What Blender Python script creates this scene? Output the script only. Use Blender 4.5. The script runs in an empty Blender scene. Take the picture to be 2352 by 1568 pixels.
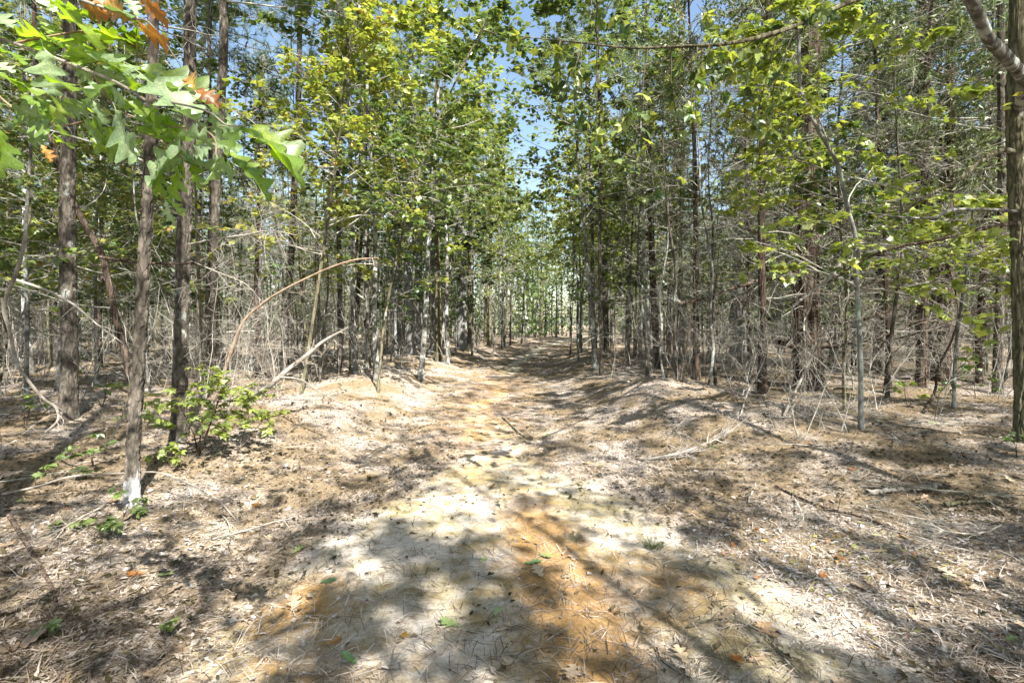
import bpy, math
import numpy as np
R = math.radians
rng = np.random.default_rng(11)
sc = bpy.context.scene

# ------------------------------------------------------------------ camera, sky, sun, exposure
EYE = 1.55; FPX = 1176.0; HOR = 740.0        # full-view units: the photograph 2352 wide
cam = bpy.data.cameras.new('camera'); cam_o = bpy.data.objects.new('camera', cam)
sc.collection.objects.link(cam_o); sc.camera = cam_o
cam.sensor_width = 36; cam.lens = 18.0; cam.shift_y = -0.0187
cam.clip_start = 0.05; cam.clip_end = 600
cam_o.location = (0, 0, EYE); cam_o.rotation_euler = (R(90), 0, 0)

SUN_EL, SUN_AZ = 46.0, 152.0                 # azimuth clockwise from +Y: behind the camera, to its right
w = bpy.data.worlds.new('World'); sc.world = w; w.use_nodes = True
wn = w.node_tree.nodes; sky = wn.new('ShaderNodeTexSky'); sky.sky_type = 'NISHITA'
sky.sun_disc = False; sky.sun_elevation = R(SUN_EL); sky.sun_rotation = R(SUN_AZ)
sky.air_density = 1.2; sky.dust_density = 1.5
w.node_tree.links.new(sky.outputs[0], wn['Background'].inputs[0]); wn['Background'].inputs[1].default_value = 0.085
sun = bpy.data.lights.new('sun', 'SUN'); sun.energy = 5.0; sun.angle = R(0.55); sun.color = (1, 0.965, 0.91)
sun_o = bpy.data.objects.new('sun', sun); sc.collection.objects.link(sun_o)
sun_o.rotation_euler = (R(90 - SUN_EL), 0, R(180 - SUN_AZ))
sun_o.location = (10, -20, 25)
sc.view_settings.view_transform = 'Standard'; sc.view_settings.look = 'None'
sc.view_settings.exposure = 1.72; sc.view_settings.gamma = 1.0; sc.view_settings.use_curve_mapping = False
sc.cycles.max_bounces = 4; sc.cycles.diffuse_bounces = 3; sc.cycles.glossy_bounces = 2
sc.cycles.transmission_bounces = 3; sc.cycles.transparent_max_bounces = 4
sc.cycles.caustics_reflective = False; sc.cycles.caustics_refractive = False

# ------------------------------------------------------------------ helpers
def norm(v): return v / np.maximum(np.linalg.norm(v, axis=-1, keepdims=True), 1e-9)
def mesh(name, parts, mat=None, smooth=True):
    """parts: list of (V, F, tint) with F (n,3) or (n,4); joined into one mesh"""
    mats = mat if isinstance(mat, (list, tuple)) else [mat]
    Vs, loops, sizes, tints, mi = [], [], [], [], []
    off = 0
    for p in parts:
        V, F = np.asarray(p[0], float), np.asarray(p[1])
        t = p[2] if len(p) > 2 and p[2] is not None else 0.5
        Vs.append(V); loops.append((F + off).ravel()); sizes.append(np.full(len(F), F.shape[1]))
        tints.append(np.broadcast_to(np.asarray(t, float), (len(V),)))
        mi.append(np.full(len(F), p[3] if len(p) > 3 else 0))
        off += len(V)
    V = np.concatenate(Vs); L = np.concatenate(loops); S = np.concatenate(sizes); T = np.concatenate(tints); M = np.concatenate(mi)
    me = bpy.data.meshes.new(name)
    me.vertices.add(len(V)); me.loops.add(len(L)); me.polygons.add(len(S))
    me.vertices.foreach_set('co', V.astype(np.float32).ravel())
    me.loops.foreach_set('vertex_index', L.astype(np.int32))
    me.polygons.foreach_set('loop_start', np.concatenate([[0], np.cumsum(S)[:-1]]).astype(np.int32))
    me.polygons.foreach_set('use_smooth', np.full(len(S), smooth))
    for m in mats:
        if m: me.materials.append(m)
    if len(mats) > 1: me.polygons.foreach_set('material_index', M.astype(np.int32))
    a = me.attributes.new('tint', 'FLOAT', 'POINT'); a.data.foreach_set('value', T.astype(np.float32))
    me.update(); me.validate()
    return me
def link(name, me, parent=None, loc=(0, 0, 0), rz=0, scale=1.0):
    o = bpy.data.objects.new(name, me); sc.collection.objects.link(o); o.parent = parent
    o.location = loc; o.rotation_euler = (0, 0, rz) if np.isscalar(rz) else rz
    o.scale = (scale,) * 3 if np.isscalar(scale) else scale
    return o
def tag(o, label=None, cat=None, group=None, kind=None):
    for k, v in (('label', label), ('category', cat), ('group', group), ('kind', kind)):
        if v: o[k] = v
    return o
def perp(T):
    ref = np.where(np.abs(T[..., 2:3]) > 0.9, np.array([1.0, 0, 0]), np.array([0, 0, 1.0]))
    U = norm(np.cross(T, ref)); return U, np.cross(T, U)
def tubes(P, Rd, S=4, tint=None):
    B, K, _ = P.shape
    T = norm(np.gradient(P, axis=1)); U, W = perp(T)
    a = np.arange(S) * 2 * np.pi / S
    V = P[:, :, None, :] + Rd[:, :, None, None] * (np.cos(a)[:, None] * U[:, :, None, :] + np.sin(a)[:, None] * W[:, :, None, :])
    b = np.arange(B)[:, None, None] * K * S; k = np.arange(K - 1)[None, :, None] * S; s = np.arange(S)[None, None, :]; s2 = (s + 1) % S
    Q = np.stack([b + k + s, b + k + s2, b + k + S + s2, b + k + S + s], -1).reshape(-1, 4)
    t = np.repeat(rng.random(B) if tint is None else np.broadcast_to(tint, (B,)), K * S)
    return V.reshape(-1, 3), Q, t
def grow(P0, D0, L, K, droop=0.0, wig=0.15, r=rng):
    B = len(P0); P = np.zeros((B, K, 3)); P[:, 0] = P0; d = norm(D0); st = (np.broadcast_to(L, (B,)) / (K - 1))[:, None]
    for k in range(1, K):
        d = norm(d + wig * r.normal(size=(B, 3)) + np.array([0, 0, -1.0]) * (droop if np.isscalar(droop) else droop[:, None]))
        P[:, k] = P[:, k - 1] + d * st
    return P
def spawn(P, n, t0=0.2, t1=0.95, ang=50, spread=15, r=rng):
    B, K, _ = P.shape; idx = np.repeat(np.arange(B), n)
    t = t0 + (t1 - t0) * r.random(B * n); f = t * (K - 1); i = np.minimum(f.astype(int), K - 2); u = (f - i)[:, None]
    A, C = P[idx, i], P[idx, i + 1]; T = norm(C - A); U, W = perp(T)
    az = r.random(B * n) * 2 * np.pi; th = np.radians(ang + spread * r.normal(size=B * n))[:, None]
    D = np.cos(th) * T + np.sin(th) * (np.cos(az)[:, None] * U + np.sin(az)[:, None] * W)
    return A + (C - A) * u, D, idx, t
def taper(R0, K, end=0.3): return np.asarray(R0)[:, None] * np.linspace(1, end, K)[None, :]
def place(T, P, X, N, S, tint=None, jit=0.15, r=rng):
    """copies of template T=(V,F) at P; X along the leaf, N its normal"""
    V, F = T; n = len(P); X = norm(X); Y = norm(np.cross(N, X)); Z = np.cross(X, Y)
    S = np.broadcast_to(S, (n,))
    curl = 1 + jit * 2 * r.normal(size=(n, 1, 1))
    W = (V[None, :, 0:1] * X[:, None, :] + V[None, :, 1:2] * Y[:, None, :] * (1 + jit * r.normal(size=(n, 1, 1))) + V[None, :, 2:3] * curl * Z[:, None, :]) * S[:, None, None] + P[:, None, :]
    Fo = (F[None] + (np.arange(n) * len(V))[:, None, None]).reshape(-1, F.shape[1])
    t = r.random(n) if tint is None else np.broadcast_to(tint, (n,))
    return W.reshape(-1, 3), Fo, np.repeat(t, len(V))
_lat = np.random.default_rng(5).random((64, 64))
def vnoise(x, y):
    xi, yi = np.floor(x).astype(int), np.floor(y).astype(int); u, v = x - xi, y - yi; u = u * u * (3 - 2 * u); v = v * v * (3 - 2 * v)
    g = lambda a, b: _lat[a % 64, b % 64]
    return (g(xi, yi) * (1 - u) + g(xi + 1, yi) * u) * (1 - v) + (g(xi, yi + 1) * (1 - u) + g(xi + 1, yi + 1) * u) * v
def sstep(a, b, x): t = np.clip((x - a) / (b - a), 0, 1); return t * t * (3 - 2 * t)

# ------------------------------------------------------------------ terrain
def trail_c(y): return np.interp(y, [-20, 2, 6, 10, 15, 20, 26, 34, 44, 60, 90, 200], [0.6, 0.2, -0.2, -0.42, -0.3, 0.15, 0.9, 2.0, 4.2, 9, 22, 80])
def H(x, y):
    x = np.asarray(x, float); y = np.asarray(y, float)
    d = x - trail_c(y); wv = np.interp(y, [0, 4, 8, 20, 60], [2.6, 1.9, 1.25, 1.3, 2.0])
    amp = np.interp(y, [0, 4, 7, 24, 40], [0.0, 0.06, 0.29, 0.26, 0.06])
    h = amp * sstep(wv, wv + 1.5, np.abs(d))
    h = h + 0.26 * np.exp(-((x - 2.7) / 1.1) ** 2 - ((y - 8.6) / 2.0) ** 2) + 0.20 * np.exp(-((x + 2.9) / 1.0) ** 2 - ((y - 10.5) / 2.2) ** 2)
    h = h + 0.10 * np.exp(-((x + 2.6) / 1.0) ** 2 - ((y - 6) / 2.0) ** 2) - 0.05 * np.exp(-(d / 0.8) ** 2) * sstep(3, 8, y)
    rough = sstep(0.5, 1.6, np.abs(d)) * 0.75 + 0.25
    h = h + (0.14 * (vnoise(x * 0.55 + 3, y * 0.55) - 0.5) + 0.10 * (vnoise(x * 1.9, y * 1.9 + 9) - 0.5) + 0.045 * (vnoise(x * 4.7 + 1, y * 4.7) - 0.5)) * rough + 0.25 * (vnoise(x * 0.12, y * 0.12) - 0.5) * sstep(12, 40, y)
    return h
def hit(px, py):
    Y = 6.0
    for _ in range(25):
        Y = 0.5 * Y + 0.5 * (EYE - float(H((px - 1176) / FPX * Y, Y))) * FPX / (py - HOR)
    return (px - 1176) / FPX * Y, Y
def at(px, py, Y): return np.array([(px - 1176) / FPX * Y, Y, EYE - (py - HOR) / FPX * Y])

# ------------------------------------------------------------------ materials
class N:
    def __init__(s, name):
        s.m = bpy.data.materials.new(name); s.m.use_nodes = True; s.t = s.m.node_tree; s.t.nodes.clear()
    def n(s, typ, **kw):
        o = s.t.nodes.new('ShaderNode' + typ)
        for k, v in kw.items():
            if isinstance(k, str) and k.startswith('i_'): o.inputs[k[2:].replace('_', ' ')].default_value = v
            else: setattr(o, k, v)
        return o
    def l(s, a, b): s.t.links.new(a, b)
    def ramp(s, fac, stops, interp='LINEAR'):
        o = s.n('ValToRGB'); o.color_ramp.interpolation = interp; e = o.color_ramp.elements
        while len(e) < len(stops): e.new(0.5)
        for el, (p, c) in zip(e, stops): el.position = p; el.color = (*c, 1) if not np.isscalar(c) else (c, c, c, 1)
        s.l(fac, o.inputs[0]); return o.outputs[0]
    def mix(s, fac, a, b, blend='MIX'):
        o = s.n('Mix', data_type='RGBA', blend_type=blend)
        if np.isscalar(fac): o.inputs[0].default_value = fac
        else: s.l(fac, o.inputs[0])
        for i, v in ((6, a), (7, b)):
            if isinstance(v, tuple): o.inputs[i].default_value = (*v, 1)
            else: s.l(v, o.inputs[i])
        return o.outputs[2]
    def math(s, op, a, b=None):
        o = s.n('Math', operation=op)
        for i, v in ((0, a), (1, b)):
            if v is None: continue
            if np.isscalar(v): o.inputs[i].default_value = v
            else: s.l(v, o.inputs[i])
        return o.outputs[0]
    def noise(s, co, scale, detail=3, rough=0.6):
        o = s.n('TexNoise'); o.inputs['Scale'].default_value = scale; o.inputs['Detail'].default_value = detail; o.inputs['Roughness'].default_value = rough
        if co is not None: s.l(co, o.inputs['Vector'])
        return o.outputs[0]
    def coords(s, scale=(1, 1, 1), rnd=True):
        tc = s.n('TexCoord'); mp = s.n('Mapping'); mp.inputs['Scale'].default_value = scale; s.l(tc.outputs['Object'], mp.inputs[0])
        if rnd:
            oi = s.n('ObjectInfo'); mu = s.n('VectorMath', operation='SCALE'); mu.inputs[0].default_value = (17, 31, 23); s.l(oi.outputs['Random'], mu.inputs['Scale'])
            s.l(mu.outputs[0], mp.inputs['Location'])
        return mp.outputs[0]
    def out(s, sh): o = s.n('OutputMaterial'); s.l(sh, o.inputs[0]); return s.m

def bark(name, dark, mid, light, lichen, sxy=9, sz=2.2, lich=0.58, bump=0.6, foot=0.0):
    b = N(name); co = b.coords((sxy, sxy, sz)); n1 = b.noise(co, 1.6, 5, 0.65); co2 = b.coords((3, 3, 2)); n2 = b.noise(co2, 1.4, 4, 0.7)
    vo = b.n('TexVoronoi', feature='DISTANCE_TO_EDGE'); vo.inputs['Scale'].default_value = 1.0; b.l(co, vo.inputs[0])
    cr = b.ramp(vo.outputs['Distance'], [(0.0, 0.0), (0.16, 1.0)])
    c = b.ramp(n1, [(0.3, dark), (0.52, mid), (0.72, light)]); c = b.mix(cr, b.mix(0.65, c, dark), c)
    li = b.ramp(n2, [(lich, 0.0), (lich + 0.07, 1.0)]); c = b.mix(b.math('MULTIPLY', li, 0.75), c, lichen)
    if foot:  # sun patch at the trunk base, painted pale into the bark
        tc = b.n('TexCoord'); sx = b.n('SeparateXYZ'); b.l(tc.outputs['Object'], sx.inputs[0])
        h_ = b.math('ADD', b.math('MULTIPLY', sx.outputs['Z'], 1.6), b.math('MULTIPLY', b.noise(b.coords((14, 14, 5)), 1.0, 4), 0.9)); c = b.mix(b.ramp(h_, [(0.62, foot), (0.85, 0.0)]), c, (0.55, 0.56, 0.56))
    fine = b.noise(b.coords((60, 60, 25)), 1.0, 2); c = b.mix(0.5, c, b.mix(1.0, c, b.ramp(fine, [(0.3, 0.45), (0.7, 1.4)]), 'MULTIPLY'))
    bp = b.n('Bump'); bp.inputs['Strength'].default_value = bump; bp.inputs['Distance'].default_value = 0.02
    b.l(b.math('ADD', b.math('MULTIPLY', n1, 0.8), b.math('MULTIPLY', cr, 0.5)), bp.inputs['Height'])
    d = b.n('BsdfDiffuse'); d.inputs['Roughness'].default_value = 0.8; b.l(c, d.inputs[0]); b.l(bp.outputs[0], d.inputs['Normal'])
    return b.out(d.outputs[0])
def leafmat(name, stops, trans=0.42, tcol=(1.2, 1.2, 0.65), gloss=0.06, objvar=0.25):
    b = N(name); at_ = b.n('Attribute', attribute_name='tint'); oi = b.n('ObjectInfo')
    f = b.math('ADD', b.math('MULTIPLY', at_.outputs['Fac'], 1 - objvar), b.math('MULTIPLY', oi.outputs['Random'], objvar))
    c = b.ramp(f, stops); co = b.coords((1, 1, 1)); n = b.noise(co, 24, 2); c = b.mix(1.0, c, b.ramp(n, [(0.3, 0.72), (0.7, 1.25)]), 'MULTIPLY')
    d = b.n('BsdfDiffuse'); b.l(c, d.inputs[0]); tr = b.n('BsdfTranslucent'); b.l(b.mix(1.0, c, tcol, 'MULTIPLY'), tr.inputs[0])
    m = b.n('MixShader'); m.inputs[0].default_value = trans; b.l(d.outputs[0], m.inputs[1]); b.l(tr.outputs[0], m.inputs[2])
    g = b.n('BsdfGlossy'); g.inputs['Roughness'].default_value = 0.42; g.inputs[0].default_value = (0.9, 0.95, 0.95, 1)
    m2 = b.n('MixShader'); m2.inputs[0].default_value = gloss; b.l(m.outputs[0], m2.inputs[1]); b.l(g.outputs[0], m2.inputs[2])
    return b.out(m2.outputs[0])
def plain(name, stops, objvar=0.3, nscale=14, rough=0.8, bump=0.0):
    b = N(name); at_ = b.n('Attribute', attribute_name='tint'); oi = b.n('ObjectInfo')
    f = b.math('ADD', b.math('MULTIPLY', at_.outputs['Fac'], 1 - objvar), b.math('MULTIPLY', oi.outputs['Random'], objvar))
    c = b.ramp(f, stops); n = b.noise(b.coords((1, 1, 1)), nscale, 3); c = b.mix(1.0, c, b.ramp(n, [(0.3, 0.6), (0.7, 1.35)]), 'MULTIPLY')
    d = b.n('BsdfDiffuse'); d.inputs['Roughness'].default_value = rough; b.l(c, d.inputs[0])
    if bump:
        bp = b.n('Bump'); bp.inputs['Strength'].default_value = bump; bp.inputs['Distance'].default_value = 0.01; b.l(n, bp.inputs['Height']); b.l(bp.outputs[0], d.inputs['Normal'])
    return b.out(d.outputs[0])
M_PINE = bark('pine_bark', (0.045, 0.04, 0.033), (0.14, 0.12, 0.096), (0.27, 0.235, 0.195), (0.40, 0.42, 0.38), 13, 4.0, 0.60, 0.9)
M_SUNFOOT = bark('pine_bark_sunlit_foot', (0.045, 0.04, 0.033), (0.14, 0.12, 0.096), (0.27, 0.235, 0.195), (0.40, 0.42, 0.38), 13, 4.0, 0.62, 0.9, foot=0.85)
M_GREY = bark('grey_bark', (0.07, 0.065, 0.055), (0.20, 0.19, 0.165), (0.36, 0.345, 0.32), (0.52, 0.54, 0.50), 5, 5, 0.52, 0.25)
M_PALEB = bark('pale_bark', (0.13, 0.125, 0.115), (0.33, 0.32, 0.30), (0.50, 0.49, 0.47), (0.30, 0.36, 0.27), 5, 3, 0.55, 0.35)
M_CEDAR = bark('cedar_bark', (0.035, 0.026, 0.02), (0.13, 0.095, 0.072), (0.27, 0.215, 0.175), (0.38, 0.40, 0.35), 22, 1.4, 0.66, 0.9)
M_OAKB = bark('oak_bark', (0.06, 0.055, 0.035), (0.20, 0.18, 0.115), (0.34, 0.31, 0.21), (0.5, 0.52, 0.46), 16, 3.0, 0.62, 0.9)
M_TWIG = plain('dead_twig', [(0.0, (0.13, 0.12, 0.09)), (0.4, (0.30, 0.285, 0.235)), (0.85, (0.50, 0.48, 0.42)), (1.0, (0.34, 0.22, 0.15))])
M_STICK = plain('weathered_wood', [(0.0, (0.17, 0.14, 0.11)), (0.5, (0.32, 0.285, 0.24)), (1.0, (0.48, 0.45, 0.41))], bump=0.5)
M_TAN = plain('peeled_wood', [(0.0, (0.30, 0.19, 0.11)), (0.6, (0.36, 0.27, 0.20)), (1.0, (0.42, 0.37, 0.31))], bump=0.3)
GREEN = [(0.0, (0.05, 0.10, 0.03)), (0.35, (0.12, 0.18, 0.045)), (0.7, (0.22, 0.27, 0.07)), (0.93, (0.36, 0.35, 0.09)), (1.0, (0.36, 0.17, 0.04))]
YELL = [(0.0, (0.14, 0.20, 0.04)), (0.4, (0.26, 0.32, 0.06)), (0.8, (0.41, 0.43, 0.09)), (0.94, (0.36, 0.30, 0.05)), (1.0, (0.42, 0.15, 0.04))]
M_GREEN = leafmat('green_leaf', GREEN)
M_YELL = leafmat('yellow_green_leaf', YELL, 0.5)
M_DARK = leafmat('dark_leaf', [(0.0, (0.03, 0.07, 0.016)), (0.6, (0.07, 0.12, 0.02)), (1.0, (0.13, 0.18, 0.03))], 0.4)
M_PALE = leafmat('sunlit_oak_leaf', [(0.0, (0.20, 0.30, 0.13)), (0.55, (0.30, 0.40, 0.20)), (1.0, (0.46, 0.54, 0.32))], 0.3, (1.1, 1.3, 0.5), 0.04, 0.4)  # oak leaf with its sunlit top side put in as a paler colour
M_OKG = leafmat('oak_leaf', [(0.0, (0.13, 0.23, 0.025)), (0.5, (0.23, 0.34, 0.03)), (1.0, (0.42, 0.50, 0.08))], 0.6, (1.3, 1.4, 0.4), 0.08, 0.5)
M_RUST = leafmat('rust_leaf', [(0.0, (0.33, 0.11, 0.025)), (0.5, (0.46, 0.20, 0.05)), (1.0, (0.50, 0.36, 0.09))], 0.4, (1.2, 1.0, 0.6), 0.05, 0.6)
M_NEED = leafmat('pine_needles', [(0.0, (0.08, 0.13, 0.05)), (0.6, (0.18, 0.25, 0.10)), (1.0, (0.32, 0.39, 0.18))], 0.3, (1.1, 1.2, 0.7), 0.05)
M_CFOL = leafmat('cedar_foliage', [(0.0, (0.06, 0.085, 0.03)), (0.5, (0.15, 0.18, 0.075)), (0.85, (0.25, 0.28, 0.14)), (1.0, (0.28, 0.22, 0.13))], 0.25, (1.1, 1.2, 0.7), 0.03)
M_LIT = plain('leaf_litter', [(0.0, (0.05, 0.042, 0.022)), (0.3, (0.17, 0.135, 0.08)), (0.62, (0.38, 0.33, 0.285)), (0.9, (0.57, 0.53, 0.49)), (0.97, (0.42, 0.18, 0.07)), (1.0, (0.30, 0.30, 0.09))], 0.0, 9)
M_NLIT = plain('needle_litter', [(0.0, (0.07, 0.045, 0.028)), (0.5, (0.26, 0.205, 0.155)), (1.0, (0.57, 0.515, 0.45))], 0.0, 6)
M_FALL = leafmat('fallen_leaf_brown', [(0.0, (0.25, 0.16, 0.09)), (0.5, (0.42, 0.32, 0.22)), (0.8, (0.52, 0.44, 0.28)), (1.0, (0.46, 0.20, 0.07))], 0.2, (1.1, 1.0, 0.8), 0.05, 0.8)
M_FALG = leafmat('fallen_leaf_green', [(0.0, (0.12, 0.26, 0.09)), (1.0, (0.32, 0.36, 0.12))], 0.2, (1.1, 1.2, 0.6), 0.08, 0.9)
M_GRASS = leafmat('grass', [(0.0, (0.10, 0.14, 0.04)), (1.0, (0.24, 0.27, 0.10))], 0.3)

def ground_mat():
    b = N('ground'); tr = b.n('Attribute', attribute_name='trail').outputs['Fac']; cl = b.n('Attribute', attribute_name='clay').outputs['Fac']
    co = b.coords((1, 1, 1), False); n0 = b.noise(co, 1.3, 4); n1 = b.noise(co, 7, 5, 0.7); n2 = b.noise(co, 45, 4, 0.75); n3 = b.noise(co, 220, 2, 0.6)
    sand = b.mix(b.ramp(b.math('ADD', b.math('MULTIPLY', n0, 0.7), b.math('MULTIPLY', n1, 0.4)), [(0.46, 0.0), (0.64, 1.0)]), (0.47, 0.425, 0.365), (0.26, 0.22, 0.125)); clay = b.mix(n1, (0.34, 0.205, 0.078), (0.265, 0.14, 0.042))
    clm = b.ramp(b.math('ADD', cl, b.math('MULTIPLY', b.math('SUBTRACT', n1, 0.5), 1.2)), [(0.25, 0.0), (0.9, 0.85)])
    sand = b.mix(clm, sand, clay); sand = b.mix(1.0, sand, b.ramp(n2, [(0.3, 0.72), (0.65, 1.12)]), 'MULTIPLY')
    peb = b.ramp(n3, [(0.30, 0.55), (0.42, 1.0), (0.7, 1.12)]); sand = b.mix(0.7, sand, b.mix(1.0, sand, peb, 'MULTIPLY'))
    vo = b.n('TexVoronoi'); vo.inputs['Scale'].default_value = 16; b.l(co, vo.inputs[0]); vo2 = b.n('TexVoronoi'); vo2.inputs['Scale'].default_value = 55; b.l(co, vo2.inputs[0])
    lit = b.ramp(b.math('ADD', b.math('MULTIPLY', n2, 0.7), b.math('MULTIPLY', vo2.outputs['Distance'], 0.35)), [(0.28, (0.07, 0.05, 0.035)), (0.5, (0.22, 0.18, 0.14)), (0.72, (0.50, 0.455, 0.415))])
    lit = b.mix(b.ramp(n0, [(0.40, 0.0), (0.56, 0.8)]), lit, b.mix(n2, (0.09, 0.065, 0.03), (0.25, 0.18, 0.10)))
    lit = b.mix(b.math('MULTIPLY', clm, 0.75), lit, b.mix(n2, (0.13, 0.075, 0.04), (0.34, 0.215, 0.13)))
    m = b.ramp(b.math('ADD', tr, b.math('MULTIPLY', b.math('SUBTRACT', n1, 0.5), 0.8)), [(0.35, 0.0), (0.6, 1.0)])
    c = b.mix(m, lit, sand)
    bp = b.n('Bump'); bp.inputs['Strength'].default_value = 0.7; bp.inputs['Distance'].default_value = 0.02
    b.l(b.math('ADD', b.math('MULTIPLY', n2, 1.0), b.math('MULTIPLY', n3, 0.25)), bp.inputs['Height'])
    d = b.n('BsdfDiffuse'); d.inputs['Roughness'].default_value = 0.9; b.l(c, d.inputs[0]); b.l(bp.outputs[0], d.inputs['Normal'])
    return b.out(d.outputs[0])

# ------------------------------------------------------------------ ground
ys = np.concatenate([np.linspace(-25, 1.2, 50, endpoint=False), 1.2 * (220 / 1.2) ** (np.linspace(0, 1, 320))])
xs = np.sinh(np.linspace(-1, 1, 300) * 5.6) / math.sinh(5.6) * 150
GX, GY = np.meshgrid(xs, ys)
near = np.exp(-((GX / 5) ** 2)) * sstep(14, 6, GY)
GZ = H(GX, GY) + near * 0.032 * (vnoise(GX * 8, GY * 8) - 0.5) + near * 0.010 * (vnoise(GX * 23, GY * 23) - 0.5)
ny, nx = GX.shape
ii = np.arange(ny - 1)[:, None] * nx + np.arange(nx - 1)[None, :]
Q = np.stack([ii, ii + 1, ii + nx + 1, ii + nx], -1).reshape(-1, 4)
gm = mesh('ground', [(np.stack([GX, GY, GZ], -1).reshape(-1, 3), Q)], ground_mat())
def trail_mask(x, y):
    d = np.abs(x - trail_c(y) - 0.25 * (vnoise(x * .8, y * .8) - .5) * 2)
    hw = np.interp(y, [0, 2.5, 4, 6, 10, 20, 60], [1.8, 1.65, 1.1, 0.3, 0.1, 0.1, 0.6])
    return sstep(hw + 0.55, hw - 0.35, d)
def clay_mask(x, y):
    g = lambda cx, cy, rx, ry, a: a * np.exp(-((x - cx) / rx) ** 2 - ((y - cy) / ry) ** 2)
    s = np.exp(-((x - np.interp(y, [1.5, 2.4, 3.6, 5], [0.45, 0.36, 0.22, 0.1])) / 0.24) ** 2) * sstep(5.2, 3.6, y)
    return np.clip(0.10 + 1.0 * s + g(0.3, 3.0, .7, 1.2, .2) + g(-1.2, 2.9, 0.3, 0.35, 0.8) + g(-0.5, 7.8, 0.7, 3.0, 0.6) + g(0.9, 3.0, .35, .5, .5) + g(-0.4, 13, 0.8, 3, 0.6) + g(-.9, 2.3, .5, .2, .5), 0, 1)
for nm, f in (('trail', trail_mask), ('clay', clay_mask)):
    a = gm.attributes.new(nm, 'FLOAT', 'POINT'); a.data.foreach_set('value', f(GX, GY).ravel().astype(np.float32))
tag(link('ground', gm), kind='structure')

# ------------------------------------------------------------------ leaf templates
def fan(rim, c=(0.33, 0, 0.03)):
    V = np.array([c] + rim, float); n = len(rim)
    F = np.array([[0, i + 1, (i + 1) % n + 1] for i in range(n)]); return V, F
_m = [(0.02, 0, 0), (-0.08, 0.30, -0.05), (0.14, 0.29, 0.01), (0.42, 0.56, -0.09), (0.50, 0.27, 0.02), (0.66, 0.24, 0.0), (0.98, 0.0, -0.10)]
MAPLE = fan(_m + [(x, -y, z) for x, y, z in _m[-2:0:-1]])
_l = [(0, 0, 0), (0.15, 0.30, -0.03), (0.42, 0.46, -0.05), (1.0, 0.0, -0.10)]
LEAF6 = fan(_l + [(x, -y, z) for x, y, z in _l[-2:0:-1]])
LITL = (np.array([(0, 0, 0), (0.35, 0.28, .10), (0.5, 0, 0), (0.4, -0.25, .12), (1, 0.02, .07)], float), np.array([[0, 2, 1], [0, 3, 2], [1, 2, 4], [2, 3, 4]]))
def oak_leaf(seed, lobes=3, width=0.46, curl=0.2, petiole=0.2, rows=24):
    r = np.random.default_rng(seed); t = np.linspace(0, 1, rows)
    env = np.sin(np.pi * t ** 0.85) ** 0.7 * (0.55 + 0.55 * t); lob = np.abs(np.sin(np.pi * (t * (lobes + 0.5) + 0.12 + 0.03 * r.normal())))
    w = width * env * (0.26 + 0.80 * lob ** 1.3); w[0] = 0.015; w[-1] = 0.01
    V = []
    for k in range(rows):
        for s in (-1, -0.5, 0, 0.5, 1):
            x = t[k] + abs(s) * w[k] * 0.30; y = s * w[k] * (1 + 0.08 * r.normal() * (abs(s) == 1))
            z = 0.22 * abs(y) - curl * t[k] ** 2 + 0.03 * math.sin(9 * t[k] + 3 * s + seed)
            V.append((x, y, z))
    i = np.arange(rows - 1)[:, None] * 5 + np.arange(4)[None, :]
    F = np.stack([i, i + 5, i + 6, i + 1], -1).reshape(-1, 4)
    P = np.array([[(-petiole, 0, 0.04), (-petiole / 2, 0, 0.015), (0.02, 0, 0.0)]]); pv, pf, _ = tubes(P, np.full((1, 3), 0.008), 3)
    return np.array(V), F, pv, pf
LEAFM = {}
def leaf_obj(parent, p, x, nrm, size, width, mat, seed, name='leaf', curl=0.2, lobes=3):
    key = (seed % 7, round(width, 1), mat.name, lobes)
    if key not in LEAFM:
        V, F, pv, pf = oak_leaf(key[0], lobes, max(key[1], 0.1), curl * (0.4 + 0.5 * key[0]))
        LEAFM[key] = mesh('leaf', [(V, F, np.tile([.15, .3, 1.0, .3, .15], len(V) // 5) * .8 + .2 * np.random.default_rng(seed).random(len(V))), (pv, pf, 1.0)], mat)
    X = norm(np.asarray(x, float)); Y = norm(np.cross(nrm, X)); Z = np.cross(X, Y)
    from mathutils import Matrix
    o = bpy.data.objects.new(name, LEAFM[key]); sc.collection.objects.link(o); o.parent = parent
    mt = Matrix([[X[0], Y[0], Z[0]], [X[1], Y[1], Z[1]], [X[2], Y[2], Z[2]]])
    o.rotation_euler = mt.to_euler(); o.location = p; o.scale = (size,) * 3
    return o

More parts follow.
